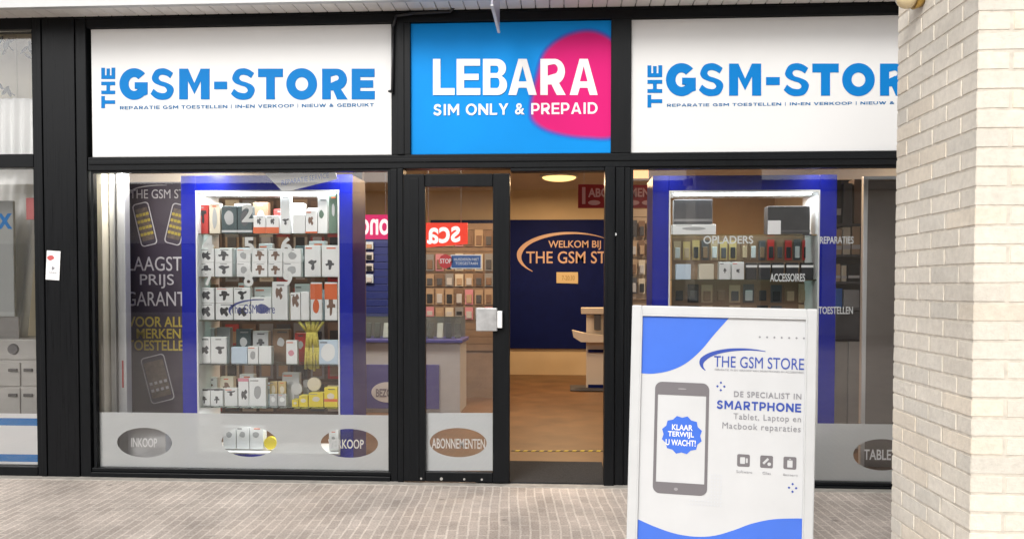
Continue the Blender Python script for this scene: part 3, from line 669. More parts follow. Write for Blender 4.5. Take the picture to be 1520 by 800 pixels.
def open_cr(P_, n=10):
    out = []
    for i in range(len(P_)-1):
        p0 = P_[max(i-1, 0)]; p1 = P_[i]; p2 = P_[i+1]; p3 = P_[min(i+2, len(P_)-1)]
        for k in range(n):
            s = k/n; out.append(tuple(.5*((2*p1[j])+(-p0[j]+p2[j])*s+(2*p0[j]-5*p1[j]+4*p2[j]-p3[j])*s*s+(-p0[j]+3*p1[j]-3*p2[j]+p3[j])*s**3) for j in (0, 1)))
    out.append(P_[-1]); return out
uv = lambda l: [(U(a), V(b)) for a, b in l]
corner = open_cr([(1077, 471.5), (1056, 496), (1036, 521), (1014, 541), (990, 553), (965, 558.5), (946.5, 558.5)])+[(946.5, 471.5)]
mb.add(flat([uv(corner)], YP, .0006), None)
wave = open_cr([(946.5, 777), (975, 787), (1005, 794.5), (1035, 796.5), (1062, 793), (1090, 783), (1115, 772), (1145, 763.5), (1175, 760), (1191.5, 759)])+[(1191.5, 822), (946.5, 822)]
mb.build('blue_corner', M_PBLUE, poster)
MB().add(flat([uv(wave)], YP, .0006), None).build('blue_wave', M_PBLUE, poster)
mb = MB()                                     # the pictured telephone
mb.add(flat([rrect(U(968), V(736), U(1049.5), V(570), .035), [(U(972.5), V(719)), (U(1045), V(719)), (U(1045), V(589)), (U(972.5), V(589))]], YP-.001, .0008), None)
o = mb.build('phone_picture', M_PGREY, poster)
mb = MB(); mb.add(flat([ell(U(1009), V(579.5), .022, .0035, 16)], YP-.0025, .0004), None); mb.add(flat([ell(U(1003), V(728.5), .01, .008, 16)], YP-.0025, .0004), None)
mb.build('phone_marks', mat('phone_light_grey', (.32, .31, .32), .3), poster)
star = [(U(1010)+(.104 if k % 2 else .092)*math.cos(R(k*15)), V(648)+(.100 if k % 2 else .089)*math.sin(R(k*15))) for k in range(24)]
MB().add(flat([star], YP-.0005, .0008), None).build('badge', M_PBLUE, poster)
def btxt(name, m, t, x0, y0, x1, y1, **k):
    MB().add(text_me(t, (U(x0), V(y1), U(x1), V(y0)), YP-.002, depth=.0006, **k), None).build(name, m, poster)
for t_, x0, y0, x1, y1 in (('KLAAR', 995, 632.5, 1026, 641), ('TERWIJL', 989, 643, 1028, 653), ("U WACHT!", 986, 655, 1031, 664)):
    btxt('badge_lettering', M_LETW, t_, x0, y0, x1, y1, bold=.02)
btxt('lettering', M_PTXT, 'THE GSM STORE', 1055.5, 528.5, 1186.5, 545, bold=.0)
heavy('SMARTPHONE', (U(1061), V(606.5), U(1183.5), V(594)), YP-.002, .22, .2, .17).build('lettering', M_PTXT, poster)
ux, vz = U(1103), V(541)
MB().add(flat([swoosh(ux, vz, .222, .080, 205, 65, .004, .030, .003)], YP-.0008, .0006), None).build('emblem', M_PTXT, poster)
for t_, x0, y0, x1, y1, b_, sp_ in (('DE SPECIALIST IN', 1086, 579.5, 1183.5, 588, .012, 1.15), ('Tablet, Laptop en', 1086, 612, 1183.5, 623.5, 0, 1.12), ('Macbook reparaties', 1070, 626, 1183.5, 638, 0, 1.12),
        ('REPARATIE, IN EN VERKOOP VAN SMARTPHONES EN ACCESSOIRES', 1057, 547.5, 1186, 550.5, -.005, 1), ('Software', 1092, 695, 1115, 699, -.01, 1), ('Glas', 1130, 695, 1142, 699, -.01, 1), ('Batterij', 1160, 696, 1180, 700, -.01, 1)):
    btxt('small_lettering', M_PTG, t_, x0, y0, x1, y1, bold=b_, spacing=sp_)
for i, px in enumerate((1102, 1135.5, 1169)):
    mb = MB(); cx, cz = U(px), V(680.5); h = .031
    loops = [rrect(cx-h, cz-h, cx+h, cz+h, .008)]
    if i == 0: loops.append(rrect(cx-.017, cz-.017, cx+.008, cz+.017, .004)); loops.append(rrect(cx+.012, cz-.012, cx+.021, cz+.012, .003))
    elif i == 1: loops.append([(cx-.02, cz-.006), (cx+.004, cz+.02), (cx+.012, cz+.012), (cx-.012, cz-.014)]); loops.append(ell(cx+.013, cz-.011, .009, .009, 12))
    else: loops.append(rrect(cx-.013, cz-.022, cx+.013, cz+.014, .003)); loops.append(rrect(cx-.005, cz+.017, cx+.005, cz+.022, .002))
    mb.add(flat(loops, YP-.001, .0006), None); mb.build('icon', M_PGREY, poster)
mb = MB()
for k in range(7):
    mb.add(flat([[(U(1122+k*10.6)+a*.006, V(499)+b*.006) for a, b in ((0, 1), (-1, 0), (0, -1), (1, 0))]], YP-.001, .0006), M_PTG)
for cx, cy in ((1066.5, 573.5), (1173.5, 716)):
    for a, b in ((-1, 0), (1, 0), (0, 1), (0, -1)):
        mb.add(flat([[(U(cx)+a*.017+c*.0065, V(cy)+b*.019+d*.0065) for c, d in ((0, 1), (-1, 0), (0, -1), (1, 0))]], YP-.001, .0006), M_PTXT)
for r in range(10):
    for c in range(11):
        if (c >= 7 and r < 9) or r >= 7:
            x_, y_ = 1024+c*4.6, 704+r*5
            if x_ > 1049 or y_ > 739: mb.add(flat([ell(U(x_), V(y_), .0042, .0042, 6)], YP-.001, .0005), M_DOT)
mb.build('dot_pattern', None, poster)
MB().box(-wB+.02, wB-.02, .012, .018, .04, hB-.02).build('back_plate', M_STEEL, ab)
ROLLB = 0.9
sgn = Matrix.Rotation(R(ROLLB), 4, 'Y') @ Matrix.Rotation(-R(LEAN), 4, 'X')
for o in (frame, poster, [c for c in ab.children if c.name.startswith('back_plate')][0]): o.matrix_local = sgn
# rear leaf and feet
rear = MB().box(-wB, -wB+.045, -.012, .012, .02, hB-.02, bev=.005).box(wB-.045, wB, -.012, .012, .02, hB-.02, bev=.005).box(-wB+.045, wB-.045, -.011, .011, hB-.09, hB-.03, bev=.004).box(-wB+.045, wB-.045, -.005, .004, .05, hB-.09).build('rear_frame', M_STEEL, ab)
top = sgn @ Vector((0, .02, hB))
rear.matrix_local = Matrix.Translation((0, top.y+hB*math.sin(R(11)), 0)) @ Matrix.Rotation(R(ROLLB), 4, 'Y') @ Matrix.Rotation(R(11), 4, 'X')
for s in (-1, 1):
    yb = top.y+hB*math.sin(R(11))
    MB().ball((s*(wB+.004), yb, .03), .02, sc=(.7, 1, 1.2)).cyl((s*(wB+.004), yb, .03), (s*(wB+.004), yb-.015, .10), .010, .008).build('foot', M_DARK, ab)
    MB().box(s*(wB-.04)-.02, s*(wB-.04)+.02, -.015, .015, 0, .04).build('foot', M_DARK, ab)

# ================================================================== goods behind the windows
C = {}
def col(name, rgb, rough=.45): return mat('goods_'+name, rgb, rough)
K = dict(white=(.74, .75, .74), cream=(.62, .56, .44), red=(.45, .03, .025), black=(.015, .016, .018), teal=(.03, .055, .06), orange=(.62, .12, .03),
         yellow=(.70, .55, .02), green=(.10, .17, .12), grey=(.25, .25, .25), silver=(.5, .5, .5), brown=(.20, .12, .07), gold=(.5, .36, .15),
         tan=(.42, .30, .19), pink=(.6, .25, .3), blue=(.03, .12, .4), paleblue=(.5, .6, .7), darkgrey=(.07, .07, .075))
for k_, v_ in K.items(): C[k_] = col(k_, v_)
PIC = {'ear': C['darkgrey'], 'brown': col('picture_brown', (.16, .09, .06)), 'blue': col('picture_blue', (.08, .09, .22)), 'grey': col('picture_grey', (.35, .36, .36)), 'red': C['orange'], 'gold': C['gold']}
def goods(name, rect, Y, depth, m, label, cat, pic=None, picfrac=(.5, .5, .3, .22), band=None, lid=None, group=None, sink=None):
    """a carton standing on a shelf: its body, its picture and its printed band"""
    x0, z0 = at(rect[0], rect[3], Y); x1, z1 = at(rect[2], rect[1], Y)
    if sink is not None: z0 = sink
    w, h = x1-x0, z1-z0
    t = thing(name, label, cat, group, ((x0+x1)/2, Y, z0))
    MB().box(-w/2+.0015, w/2-.0015, 0, depth, 0, h, bev=min(.004, w*.08)).build('carton', m, t)
    if pic:
        mb = MB(); cx, cz = (picfrac[0]-.5)*w, picfrac[1]*h; rx, rz = picfrac[2]*w, picfrac[3]*h
        if pic in ('ear', 'black', 'brown') and w > .06:
            sh = random.choice(([(-1, .5), (-.3, .95), (.35, .8), (.95, .9), (1, .45), (.35, .2), (.45, -.6), (.1, -1), (-.35, -.7), (-.25, 0)],
                                [(-.9, .1), (-.6, .8), (0, .6), (.5, 1), (1, .4), (.5, .1), (.9, -.5), (.4, -1), (-.1, -.4), (-.6, -.8)],
                                [(-.5, 1), (.4, .9), (.6, .4), (1, .3), (.95, -.1), (.4, -.1), (.2, -1), (-.3, -1), (-.3, -.1), (-.95, -.2), (-1, .2), (-.6, .3)]))
            mb.add(flat([bez([(cx+rx*1.05*a*random.uniform(.85, 1.1), cz+rz*b*random.uniform(.85, 1.1)) for a, b in sh], 3)], -.0008, .0006), None)
        else: mb.add(flat([blob(cx, cz, rx, rz, rough=.3)], -.0008, .0006), None)
        mb.build('picture', PIC.get(pic, None) or C[pic], t)
    if pic and w > .05:
        mb = MB(); f_ = random.uniform(.3, .6); x_ = random.choice((-.42, -.2))*w
        mb.box(x_, x_+f_*w, -.0012, -.0003, h*.885, h*.925)
        mb.build('title_print', C[random.choice(['grey', 'darkgrey', 'grey', 'orange'])], t)
    if band:
        MB().box(-w/2, w/2, -.002, -.0004, h*band[1], h*band[2]).build('printed_band', C[band[0]], t)
    return t

def cabinet(px0, px1, pt, ix0, ix1, it, shelves, Yf, label, plinth_py):
    """blue shop window cabinet: frame, white lining, glass shelves, light strip"""
    dep = .42
    xa, zt = at(px0, pt, Yf); xb = at(px1, pt, Yf)[0]; ia, zi = at(ix0, it, Yf); ib = at(ix1, it, Yf)[0]
    t = thing('display_cabinet', label, 'cabinet', 'blue display cabinets in the windows', ((xa+xb)/2, Yf, 0))
    zp = at(px0, plinth_py, Yf)[1]
    fr = MB().box(xa, ia, Yf, Yf+dep, .01, zt, bev=.004).box(ib, xb, Yf, Yf+dep, .01, zt, bev=.004).box(ia+.001, ib-.001, Yf+.001, Yf+dep, zi, zt-.001, bev=.003).box(ia+.001, ib-.001, Yf+.001, Yf+dep, .01, zp, bev=.003)
    put(fr.build('frame', M_BLUECAB), t)
    put(MB().box(ia+.001, ia+.012, Yf-.004, Yf+dep-.01, zp+.001, zi-.001).box(ib-.012, ib-.001, Yf-.004, Yf+dep-.01, zp+.001, zi-.001).box(ia+.013, ib-.013, Yf-.004, Yf+dep-.01, zi-.014, zi-.001).box(ia+.013, ib-.013, Yf-.004, Yf+dep-.01, zp+.001, zp+.012).build('lining', M_WHITE), t)
    zs = []
    for s in shelves:
        z = at((px0+px1)/2, s, Yf+.06)[1]; zs.append(z)
        put(MB().box(ia+.013, ib-.013, Yf+.02, Yf+dep-.02, z-.008, z).build('shelf', M_SHELF), t)
    put(MB().box(ia+.05, ib-.05, Yf+.05, Yf+.09, zi-.03, zi-.016).build('light_strip', emit('cabinet_light', (.86, .95, 1), 5)), t)
    l = bpy.data.lights.new('cabinet_area_light', 'AREA'); l.shape = 'RECTANGLE'; l.size = ib-ia-.1; l.size_y = .2; l.energy = 9; l.color = (.93, .98, 1)
    o = bpy.data.objects.new('cabinet_area_light', l); COL.objects.link(o); o.parent = t
    o.location = Vector(((ia+ib)/2, Yf+.16, zi-.035))-Vector(t.location)
    return t, zs, (ia, ib)
Ya = .34
cabA, zsA, _ = cabinet(268, 523, 261, 290, 503.5, 283, (347, 411, 475, 540, 603), Ya, 'blue cabinet full of white boxes behind the left shop window', 672)
ORD = ['first', 'second', 'third', 'fourth', 'fifth', 'sixth', 'seventh', 'eighth', 'ninth', 'tenth']
Yp_ = Ya+.07
# top shelf
GT = None
z = zsA[0]
goods('phone_accessory_box', (293.5, 304, 309, 347), Yp_, .05, C['red'], 'red box with a black picture, leftmost on the top shelf', 'box', 'black', (.5, .6, .3, .25), sink=z)
goods('phone_accessory_box', (310.5, 302, 327, 347), Yp_, .05, C['cream'], 'cream box between the red box and the dark boxes on the top shelf', 'box', 'grey', (.5, .5, .25, .35), sink=z)
goods('phone_accessory_box', (329, 306, 352, 347), Yp_, .06, C['teal'], 'dark box with grey window picture right of the cream box', 'box', 'grey', (.5, .55, .36, .3), ('silver', .06, .13), sink=z)
goods('phone_accessory_box', (352.5, 306, 374.5, 347), Yp_, .06, C['teal'], 'dark box behind the white number two on the glass', 'box', 'darkgrey', (.5, .55, .36, .3), ('silver', .06, .13), sink=z)
goods('phone_accessory_box', (376, 320, 394.5, 347), Yp_, .05, C['white'], 'left one of two white boxes with orange lower band on the top shelf', 'box', 'ear', (.45, .68, .16, .18), ('orange', .02, .36), sink=z)
goods('phone_accessory_box', (395, 320, 414, 347), Yp_, .05, C['white'], 'right one of two white boxes with orange lower band on the top shelf', 'box', 'ear', (.5, .68, .16, .18), ('orange', .02, .36), sink=z)
goods('phone_accessory_box', (416, 287, 431, 347), Yp_, .05, C['white'], 'narrow tall white box with two black square pictures on the top shelf', 'box', 'ear', (.5, .3, .3, .08), sink=z)
goods('phone_accessory_box', (434, 318, 453, 347), Yp_, .05, C['white'], 'plain low white box on the top shelf beside the tall white box', 'box', sink=z)
goods('phone_accessory_box', (453.5, 312, 471, 347), Yp_, .05, C['white'], 'white box with brown picture on the top shelf', 'box', 'brown', (.45, .55, .22, .2), ('orange', .0, .09), sink=z)
goods('phone_accessory_box', (471.5, 292, 486, 347), Yp_, .05, C['white'], 'tall white box with green oval picture on the top shelf', 'box', 'green', (.4, .52, .25, .14), sink=z)
goods('phone_accessory_box', (488, 288, 501, 347), Yp_, .05, C['green'], 'tall narrow dark green box, rightmost on the top shelf', 'box', 'silver', (.5, .6, .2, .2), sink=z)
# two layers of small boxes on shelves two and three
def layers(sh, ytop, ymid, ybot, cols, name, rowname, pics):
    z = zsA[sh]; zm = at(400, ymid, Yp_)[1]
    for lay in (0, 1):
        for i, (a, b) in enumerate(cols):
            goods('earphone_box', (a, ymid if lay == 0 else ytop, b, ybot if lay == 0 else ymid), Yp_, .055, C['white'],
                  'white %s picture box, %s from left, %s layer of the %s shelf' % (name[i], ORD[i], 'lower' if lay == 0 else 'upper', rowname), 'box',
                  pics[i], (.5, .5, .27, .32), group='small white boxes stacked in two layers', sink=z if lay == 0 else zm+.001)
layers(1, 369, 390, 411, [(293.5, 318), (319, 345), (351, 372), (374, 397), (398, 419.5), (420, 447)], ['dark', 'dark', 'grey', 'brown', 'brown', 'grey'], 'second', ['ear', 'ear', 'grey', 'brown', 'brown', 'grey'])
goods('phone_accessory_box', (452, 364, 476, 411), Yp_, .06, C['white'], 'tall white box with dark strap picture, left of a pair on the second shelf', 'box', 'ear', (.5, .38, .25, .16), sink=zsA[1])
goods('phone_accessory_box', (477.5, 364, 502, 411), Yp_, .06, C['white'], 'tall white box with dark strap picture, rightmost on the second shelf', 'box', 'ear', (.5, .38, .25, .16), sink=zsA[1])
layers(2, 427, 450, 475, [(293.5, 318), (320, 346), (347, 371.5)], ['dark', 'black', 'black'], 'third', ['ear', 'black', 'black'])
goods('phone_accessory_box', (372.5, 441, 403, 475), Yp_, .06, C['white'], 'wide white box with violet figures under the blue arc on the glass', 'box', 'blue', (.55, .5, .35, .25), sink=zsA[2])
goods('phone_accessory_box', (404, 418, 427, 475), Yp_, .05, C['white'], 'tall white box with two brown pictures on the third shelf', 'box', 'brown', (.45, .7, .25, .16), sink=zsA[2])
goods('phone_accessory_box', (431, 434, 446, 475), Yp_, .05, C['white'], 'white box with grey watch picture on the third shelf', 'box', 'brown', (.5, .7, .35, .25), sink=zsA[2])
goods('phone_accessory_box', (446.5, 433, 459, 475), Yp_, .05, C['white'], 'plain narrow white box left of the red hanging packs', 'box', sink=zsA[2])
for i, (a, b) in enumerate(((461, 478), (482, 500.5))):
    t = goods('hanging_pack', (a, 419, b, 474), Yp_, .02, C['white'], 'white and red pack with dark picture, %s of the pair on the third shelf' % ('left' if i == 0 else 'right'), 'pack', 'red' if i == 0 else 'brown', (.5, .35, .3, .22), ('orange', .55, .96), sink=zsA[2])
# fourth shelf
z = zsA[3]
goods('earphone_box', (294, 500, 312.5, 540), Yp_, .06, C['white'], 'white box with dark propeller picture, leftmost on the fourth shelf', 'box', 'ear', (.55, .5, .3, .16), sink=z)
goods('earphone_box', (313, 500, 336.5, 540), Yp_, .06, C['white'], 'white box with dark propeller picture, second from left on the fourth shelf', 'box', 'ear', (.55, .5, .3, .16), sink=z)
goods('phone_accessory_box', (343, 515, 367, 540), Yp_, .06, C['paleblue'], 'low pale blue box on the fourth shelf', 'box', sink=z)
goods('phone_accessory_box', (367.5, 514, 383.5, 540), Yp_, .06, C['white'], 'low white box with grey figure on the fourth shelf', 'box', 'grey', (.5, .5, .3, .3), sink=z)
goods('phone_accessory_box', (384, 514, 403, 540), Yp_, .06, C['white'], 'plain low white box on the fourth shelf', 'box', sink=z)
goods('phone_accessory_box', (424.5, 505, 441.5, 540), Yp_, .04, C['white'], 'upright white box with pink round mark on the fourth shelf', 'box', 'pink', (.45, .45, .28, .15), sink=z)
goods('phone_accessory_box', (473, 505, 502, 540), Yp_, .08, C['paleblue'], 'large pale box with faint mint picture, rightmost on the fourth shelf', 'box', 'white', (.5, .5, .4, .4), sink=z)
# a bundle of yellow lanyards hanging from the third shelf
t = thing('lanyard_bundle', 'bundle of yellow lanyards hanging below the third shelf', 'lanyards', loc=(at(462, 480, Yp_)[0], Yp_, zsA[2]-.012))
for i in range(7):
    x_ = -.055+i*.019; L_ = .36+.05*random.random(); mb = MB()
    pts = [(x_*1.5+random.uniform(-.015, .015), .0, 0), (x_*.6, .01, -.08), (x_*.8+random.uniform(-.01, .01), .005, -.2), (x_+random.uniform(-.015, .015), .01, -L_)]
    for a, b in zip(pts[:-1], pts[1:]):
        mb.cyl(a, b, .011, .011, seg=6)
    mb.build('strap', mat('lanyard_yellow', (.52, .44, .09), .7, noise=.2, nscale=60), t)
# bottom shelf
z = zsA[4]
goods('earphone_box', (294.5, 577, 312, 603), Yp_, .06, C['white'], 'low white box with black lid edge, leftmost on the bottom shelf', 'box', 'ear', (.5, .35, .2, .2), ('black', .92, 1.0), sink=z)
goods('earphone_box', (312.5, 577, 331, 603), Yp_, .06, C['white'], 'low white box with black lid edge, second on the bottom shelf', 'box', 'ear', (.5, .35, .2, .2), ('black', .92, 1.0), sink=z)
goods('phone_accessory_box', (333, 576, 352.5, 603), Yp_, .06, C['white'], 'low white box with a dark cap picture on the bottom shelf', 'box', 'ear', (.5, .72, .3, .15), sink=z)
goods('phone_accessory_box', (353.5, 561, 369, 603), Yp_+.004, .04, C['white'], 'taller white box with pink top and black picture on the bottom shelf', 'box', 'ear', (.55, .4, .3, .2), ('pink', .88, 1), sink=z)
goods('phone_accessory_box', (369.5, 561, 395, 603), Yp_+.004, .05, C['white'], 'taller white box with slanted grey picture on the bottom shelf', 'box', 'grey', (.5, .5, .25, .3), sink=z)
for i, (a, b) in enumerate(((400, 411.5), (412.5, 424.5))):
    goods('ring_box', (a, 566, b, 583), Yp_+.1, .03, C['gold'], 'small gold and cream pack, %s of two on the bottom shelf' % ('left' if i == 0 else 'right'), 'pack', 'cream', (.5, .5, .3, .3), sink=z+.05)
for i, (a, b) in enumerate(((400, 411.5), (412.5, 425))):
    goods('charger_box', (a, 585, b, 603), Yp_+.02, .05, C['silver'], 'small silvery box in front of the gold packs, %s one' % ('left' if i == 0 else 'right'), 'box', 'white', (.5, .55, .35, .25), sink=z)
for i, (px, py, r) in enumerate(((440, 577, 9), (466, 570, 10.5))):
    c = at(px, py, Yp_+.09); t = thing('round_tin', 'round pale disc pack standing %s' % ('behind the yellow boxes on the left' if i == 0 else 'higher behind the middle yellow box'), 'tin', loc=(c[0], Yp_+.09, z))
    MB().cyl((0, .02, c[1]-z), (0, 0, c[1]-z), r/F*6.4, seg=24).build('lid', C['silver' if i == 0 else 'cream'], t)
    MB().box(-.02, .02, .004, .02, 0, c[1]-z-.03).build('stand', C['grey'], t)
for i, (a, y0, b) in enumerate(((433, 593, 443), (443.5, 587, 457), (458, 583, 480), (481, 575, 501))):
    goods('cable_box', (a, y0, b, 606), Yp_-.02+.001*i, .09, C['yellow'], 'bright yellow box with pale print, %s from the left on the bottom shelf' % ORD[i], 'box', 'cream', (.5, .55, .3, .2), ('orange', .28, .42) if i == 3 else None, group='yellow boxes on the bottom shelf', sink=z)
# a back row of mixed stock on every shelf
TOPS = (292, 354, 417, 484, 548); kinds = ['grey', 'white', 'teal', 'cream', 'silver', 'white', 'brown', 'paleblue', 'red', 'silver', 'white']
for r in range(5):
    x_ = 297
    for i in range(7):
        w_ = random.uniform(17, 26); top = TOPS[r]+random.uniform(2, 22); kc = kinds[(i*2+r*3) % len(kinds)]
        if x_+w_ > 499: break
        goods('stock_box', (x_, top, x_+w_, (347, 411, 475, 540, 603)[r]), Yp_+.16+.003*i, .06, C[kc], '%s box, %s from left in back row, %s shelf of left cabinet' % ({'paleblue': 'pale blue', 'teal': 'dark teal'}.get(kc, kc), ORD[i], ORD[r]), 'box',
              random.choice(['grey', 'brown', 'ear', 'grey']) if kc not in ('teal', 'brown') else 'silver', (.5, .6, .25, .16), sink=zsA[r])
        x_ += w_+random.uniform(2, 9)
# boxes on the cabinet floor, seen through the oval in the frosted film
zb_ = at(400, 672, Ya)[1]+.013
for i, (a, b) in enumerate(((331, 350), (351, 370), (371, 391))):
    goods('earphone_box', (a, 633, b, 667), Yp_, .08, C['white'], 'white box with round grey dot behind the frosted oval, %s of three' % ORD[i], 'box', 'grey', (.45, .65, .26, .16), group='boxes on the cabinet floor', sink=zb_)
c = at(401, 655, Yp_)
t = MB().cyl((c[0], Yp_-.0, zb_+.05), (c[0], Yp_+.04, zb_+.05), .05, seg=28).build('round_tin', C['yellow'])
tag(t, 'round yellow tin beside the white boxes behind the frosted oval', 'tin')

goods('phone_accessory_box', (488, 638, 502, 668), Yp_, .06, C['white'], 'upright white box behind the rightmost frosted oval of the left window', 'box', 'grey', (.5, .6, .2, .1), sink=zb_)
goods('shipping_carton', (189, 634, 246, 684), .2, .2, C['silver'], 'silvery carton behind the leftmost frosted oval of the left window', 'carton', None, band=('white', .05, .2), sink=.006)
l = bpy.data.lights.new('cabinet_area_light', 'AREA'); l.shape = 'RECTANGLE'; l.size = .9; l.size_y = .08; l.energy = 2.5; l.color = (.93, .98, 1)  # added fill light for the cabinet floor, no strip modelled here
o = bpy.data.objects.new('cabinet_area_light', l); COL.objects.link(o); o.parent = cabA; o.location = (0, .05, zsA[4]-.012)
# ---- right cabinet
cabB, zsB, _ = cabinet(969, 1243, 261, 993, 1217.5, 283, (348.5, 415, 490, 560), Ya, 'blue cabinet behind the pavement sign in the right window', 672)
z = zsB[0]
goods('monitor_box', (1139, 306, 1203, 348), Yp_, .12, C['black'], 'large black box with a white card on the top shelf of the right cabinet', 'box', None, band=('darkgrey', .1, .16), sink=z)
c = at(1149, 338, Yp_-.01); tag(MB().box(c[0]-.047, c[0]+.047, Yp_-.02, Yp_-.016, z+.001, z+.105).build('price_card', M_LETW), 'white price card leaning on the large black box', 'card')
goods('router_box', (998, 333, 1063, 348), Yp_, .10, C['white'], 'long flat white box lying under a dark box in the right cabinet', 'box', 'grey', (.5, .6, .3, .2), sink=z)
goods('router_box', (1000, 296, 1058, 331), Yp_+.004, .09, C['darkgrey'], 'dark grey box lying on the long white box in the right cabinet', 'box', None, band=('grey', .1, .2), sink=at(1000, 332.5, Yp_)[1])
0 and goods('phone_accessory_box', (1098, 318, 1128, 348), Yp_+.1, .06, C['brown'], 'brown box at the back of the top shelf left of the black box', 'box', 'tan', (.5, .5, .3, .3), sink=z)
z = zsB[1]
for i, (a, b) in enumerate(((1003, 1026), (1037, 1060))):
    goods('phone_accessory_box', (a, 392, b, 415), Yp_+.03, .06, C['cream' if i else 'paleblue'], 'low plain pale box, %s of two standing apart in the right cabinet' % ('right' if i else 'left'), 'box', sink=z)
for i, (a, b) in enumerate(((1067, 1085), (1086, 1105))):
    goods('phone_accessory_box', (a, 389, b, 415), Yp_, .06, C['white'], 'bright white box with small dark dot, %s of the touching pair in the right cabinet' % ('right' if i else 'left'), 'box', 'ear', (.5, .5, .14, .14), sink=z)
for i, (a, b) in enumerate(((1107, 1124), (1126, 1144), (1146, 1164), (1167, 1186), (1189, 1208))):
    goods('watch_box', (a, 390, b, 415), Yp_, .06, C['black'], 'black box with small white tag, %s of five from left in its row' % ORD[i], 'box', None, band=('white', .72, .86), group='black tagged boxes in the right cabinet', sink=z)
def hanging_rows(x0, x1, rows, n, Y, palette, gname, where, w=.8, name='hanging_pack', cat='pack'):
    """blister packs hanging on pegs, one by one"""
    for r, (y0, y1) in enumerate(rows):
        for i in range(n):
            a = x0+(x1-x0)*i/n; b = a+(x1-x0)/n*w
            kcol = palette[(i*3+r*5+random.randrange(2)) % len(palette)]
            xa, za = at(a, y1, Y); xb, zb = at(b, y0, Y)
            t = thing(name, '%s hanging pack, %s from left, %s row %s' % (kcol, ORD[i] if i < 10 else str(i+1)+'th', ORD[r], where), cat, gname, ((xa+xb)/2, Y, za))
            wq, hq = xb-xa, (zb-za)*random.uniform(.9, 1)
            MB().box(-wq/2, wq/2, 0, .008, 0, hq).build('backing_card', C[kcol], t)
            MB().box(-wq*.33, wq*.33, -.014, -.0005, hq*.1, hq*.66, bev=.004).build('blister', C[random.choice(['darkgrey', 'brown', 'black', 'tan', 'silver'])], t)
Yh = Ya+.33
hanging_rows(1000, 1096, ((356, 386),), 7, Yh, ['brown', 'tan', 'darkgrey', 'gold'], 'phone cases hung in the right cabinet', 'above the pale boxes')
hanging_rows(1100, 1204, ((355, 386),), 8, Yh, ['brown', 'darkgrey', 'gold', 'brown', 'red', 'black'], 'phone cases hung in the right cabinet', 'above the black tagged boxes')
hanging_rows(1000, 1206, ((421, 449), (452, 484)), 10, Yh, ['brown', 'darkgrey', 'tan', 'black', 'brown'], 'phone cases hung in the right cabinet', 'below the second shelf of the right cabinet')
q = at(1160, 375, Yh+.03)
tag(MB().box(at(998, 300, Yh)[0], at(1212, 300, Yh)[0], Yh+.012, Yh+.022, at(1000, 486, Yh)[1], at(1000, 353, Yh)[1]).build('peg_board', C['brown']), 'dark brown peg board behind the hanging phone cases in the right cabinet', 'peg board')

# downlights above the window bays; the right pair is added fill
def downlight(x, label, power, col):
    t = thing('downlight', label, 'downlight', 'downlights above the window bays', (x, .2, ZW1+.06))
    MB().cyl((0, 0, .05), (0, 0, -.0), .05, .055, seg=24).build('housing', M_ALUW, t)
    MB().cyl((0, 0, -.001), (0, 0, -.006), .04, seg=24).build('lens', emit('downlight_lens', (1, .96, .9), 6) if 'downlight_lens' not in MATS else MATS['downlight_lens'], t)
    MB().cyl((0, 0, .05), (0, 0, ZC-ZW1-.062), .008).build('stem', M_ALU, t)
    l = bpy.data.lights.new('lamp_light', 'AREA'); l.shape = 'DISK'; l.size = .08; l.energy = power; l.color = col
    o = bpy.data.objects.new('lamp_light', l); COL.objects.link(o); o.parent = t; o.location = (0, 0, -.012); o.rotation_euler = (R(8), 0, 0)
downlight(X(165), 'small downlight at the top left of the left window above the banner', 5.5, (1, .97, .92))
downlight(X(285), 'small downlight above the left post of the left blue cabinet', 2.2, (1, .97, .92))
downlight(X(505), 'small downlight above the right post of the left blue cabinet', 2.2, (1, .97, .92))
downlight(X(1000), 'small added fill light above the left post of the right blue cabinet', .5, (1, .97, .92))  # added to fill the right bay, no known fitting here
downlight(X(1230), 'small added fill light above the right post of the right blue cabinet', .6, (1, .97, .92))  # second lamp added as fill for the right bay
# ---- left edge of the left window: wall strip, aluminium channel, roll-up banner
x0, x1 = at(136, 400, .3)[0], at(161, 400, .3)[0]
tag(MB().box(x0-.05, x1, .22, .34, .004, ZW1+.25, bev=.004).build('wall_post', M_CREAM), 'cream post at the left edge of the left window', 'post')
xq = at(163, 400, .3)[0]; xr = at(188, 400, .3)[0]
t = thing('roller_channel', 'grey aluminium channel standing between cream post and dark banner', 'channel', loc=(xq, .3, 0))
put(MB().box(xq, xq+.04, .3, .36, .004, ZW1+.2, bev=.003).box(xq+.052, xq+.07, .31, .36, .004, ZW1+.2, bev=.003).build('rail', M_ALU), t)
put(MB().box(xq+.075, xr, .28, .36, .004, ZW1+.2, bev=.004).build('cover', M_ALUW), t)
put(MB().box(xq+.1, xq+.112, .277, .279, at(180, 575, .28)[1], at(180, 535, .28)[1]).build('red_mark', C['red']), t)
Yb_ = .80
t = thing('roll_up_banner', 'dark purple roll-up banner with phones and white and yellow Dutch lettering', 'banner', loc=(at(240, 400, Yb_)[0], Yb_, 0))
xa, za = at(189, 640, Yb_); xb, zb = at(312, 270, Yb_)
put(MB().box(xa, xb, Yb_, Yb_+.004, .06, zb).build('sheet', M_BAN), t)
put(MB().box(xa-.02, xb+.02, Yb_-.06, Yb_+.06, .006, .06, bev=.01).build('base', M_ALU), t)
Yq = Yb_-.001
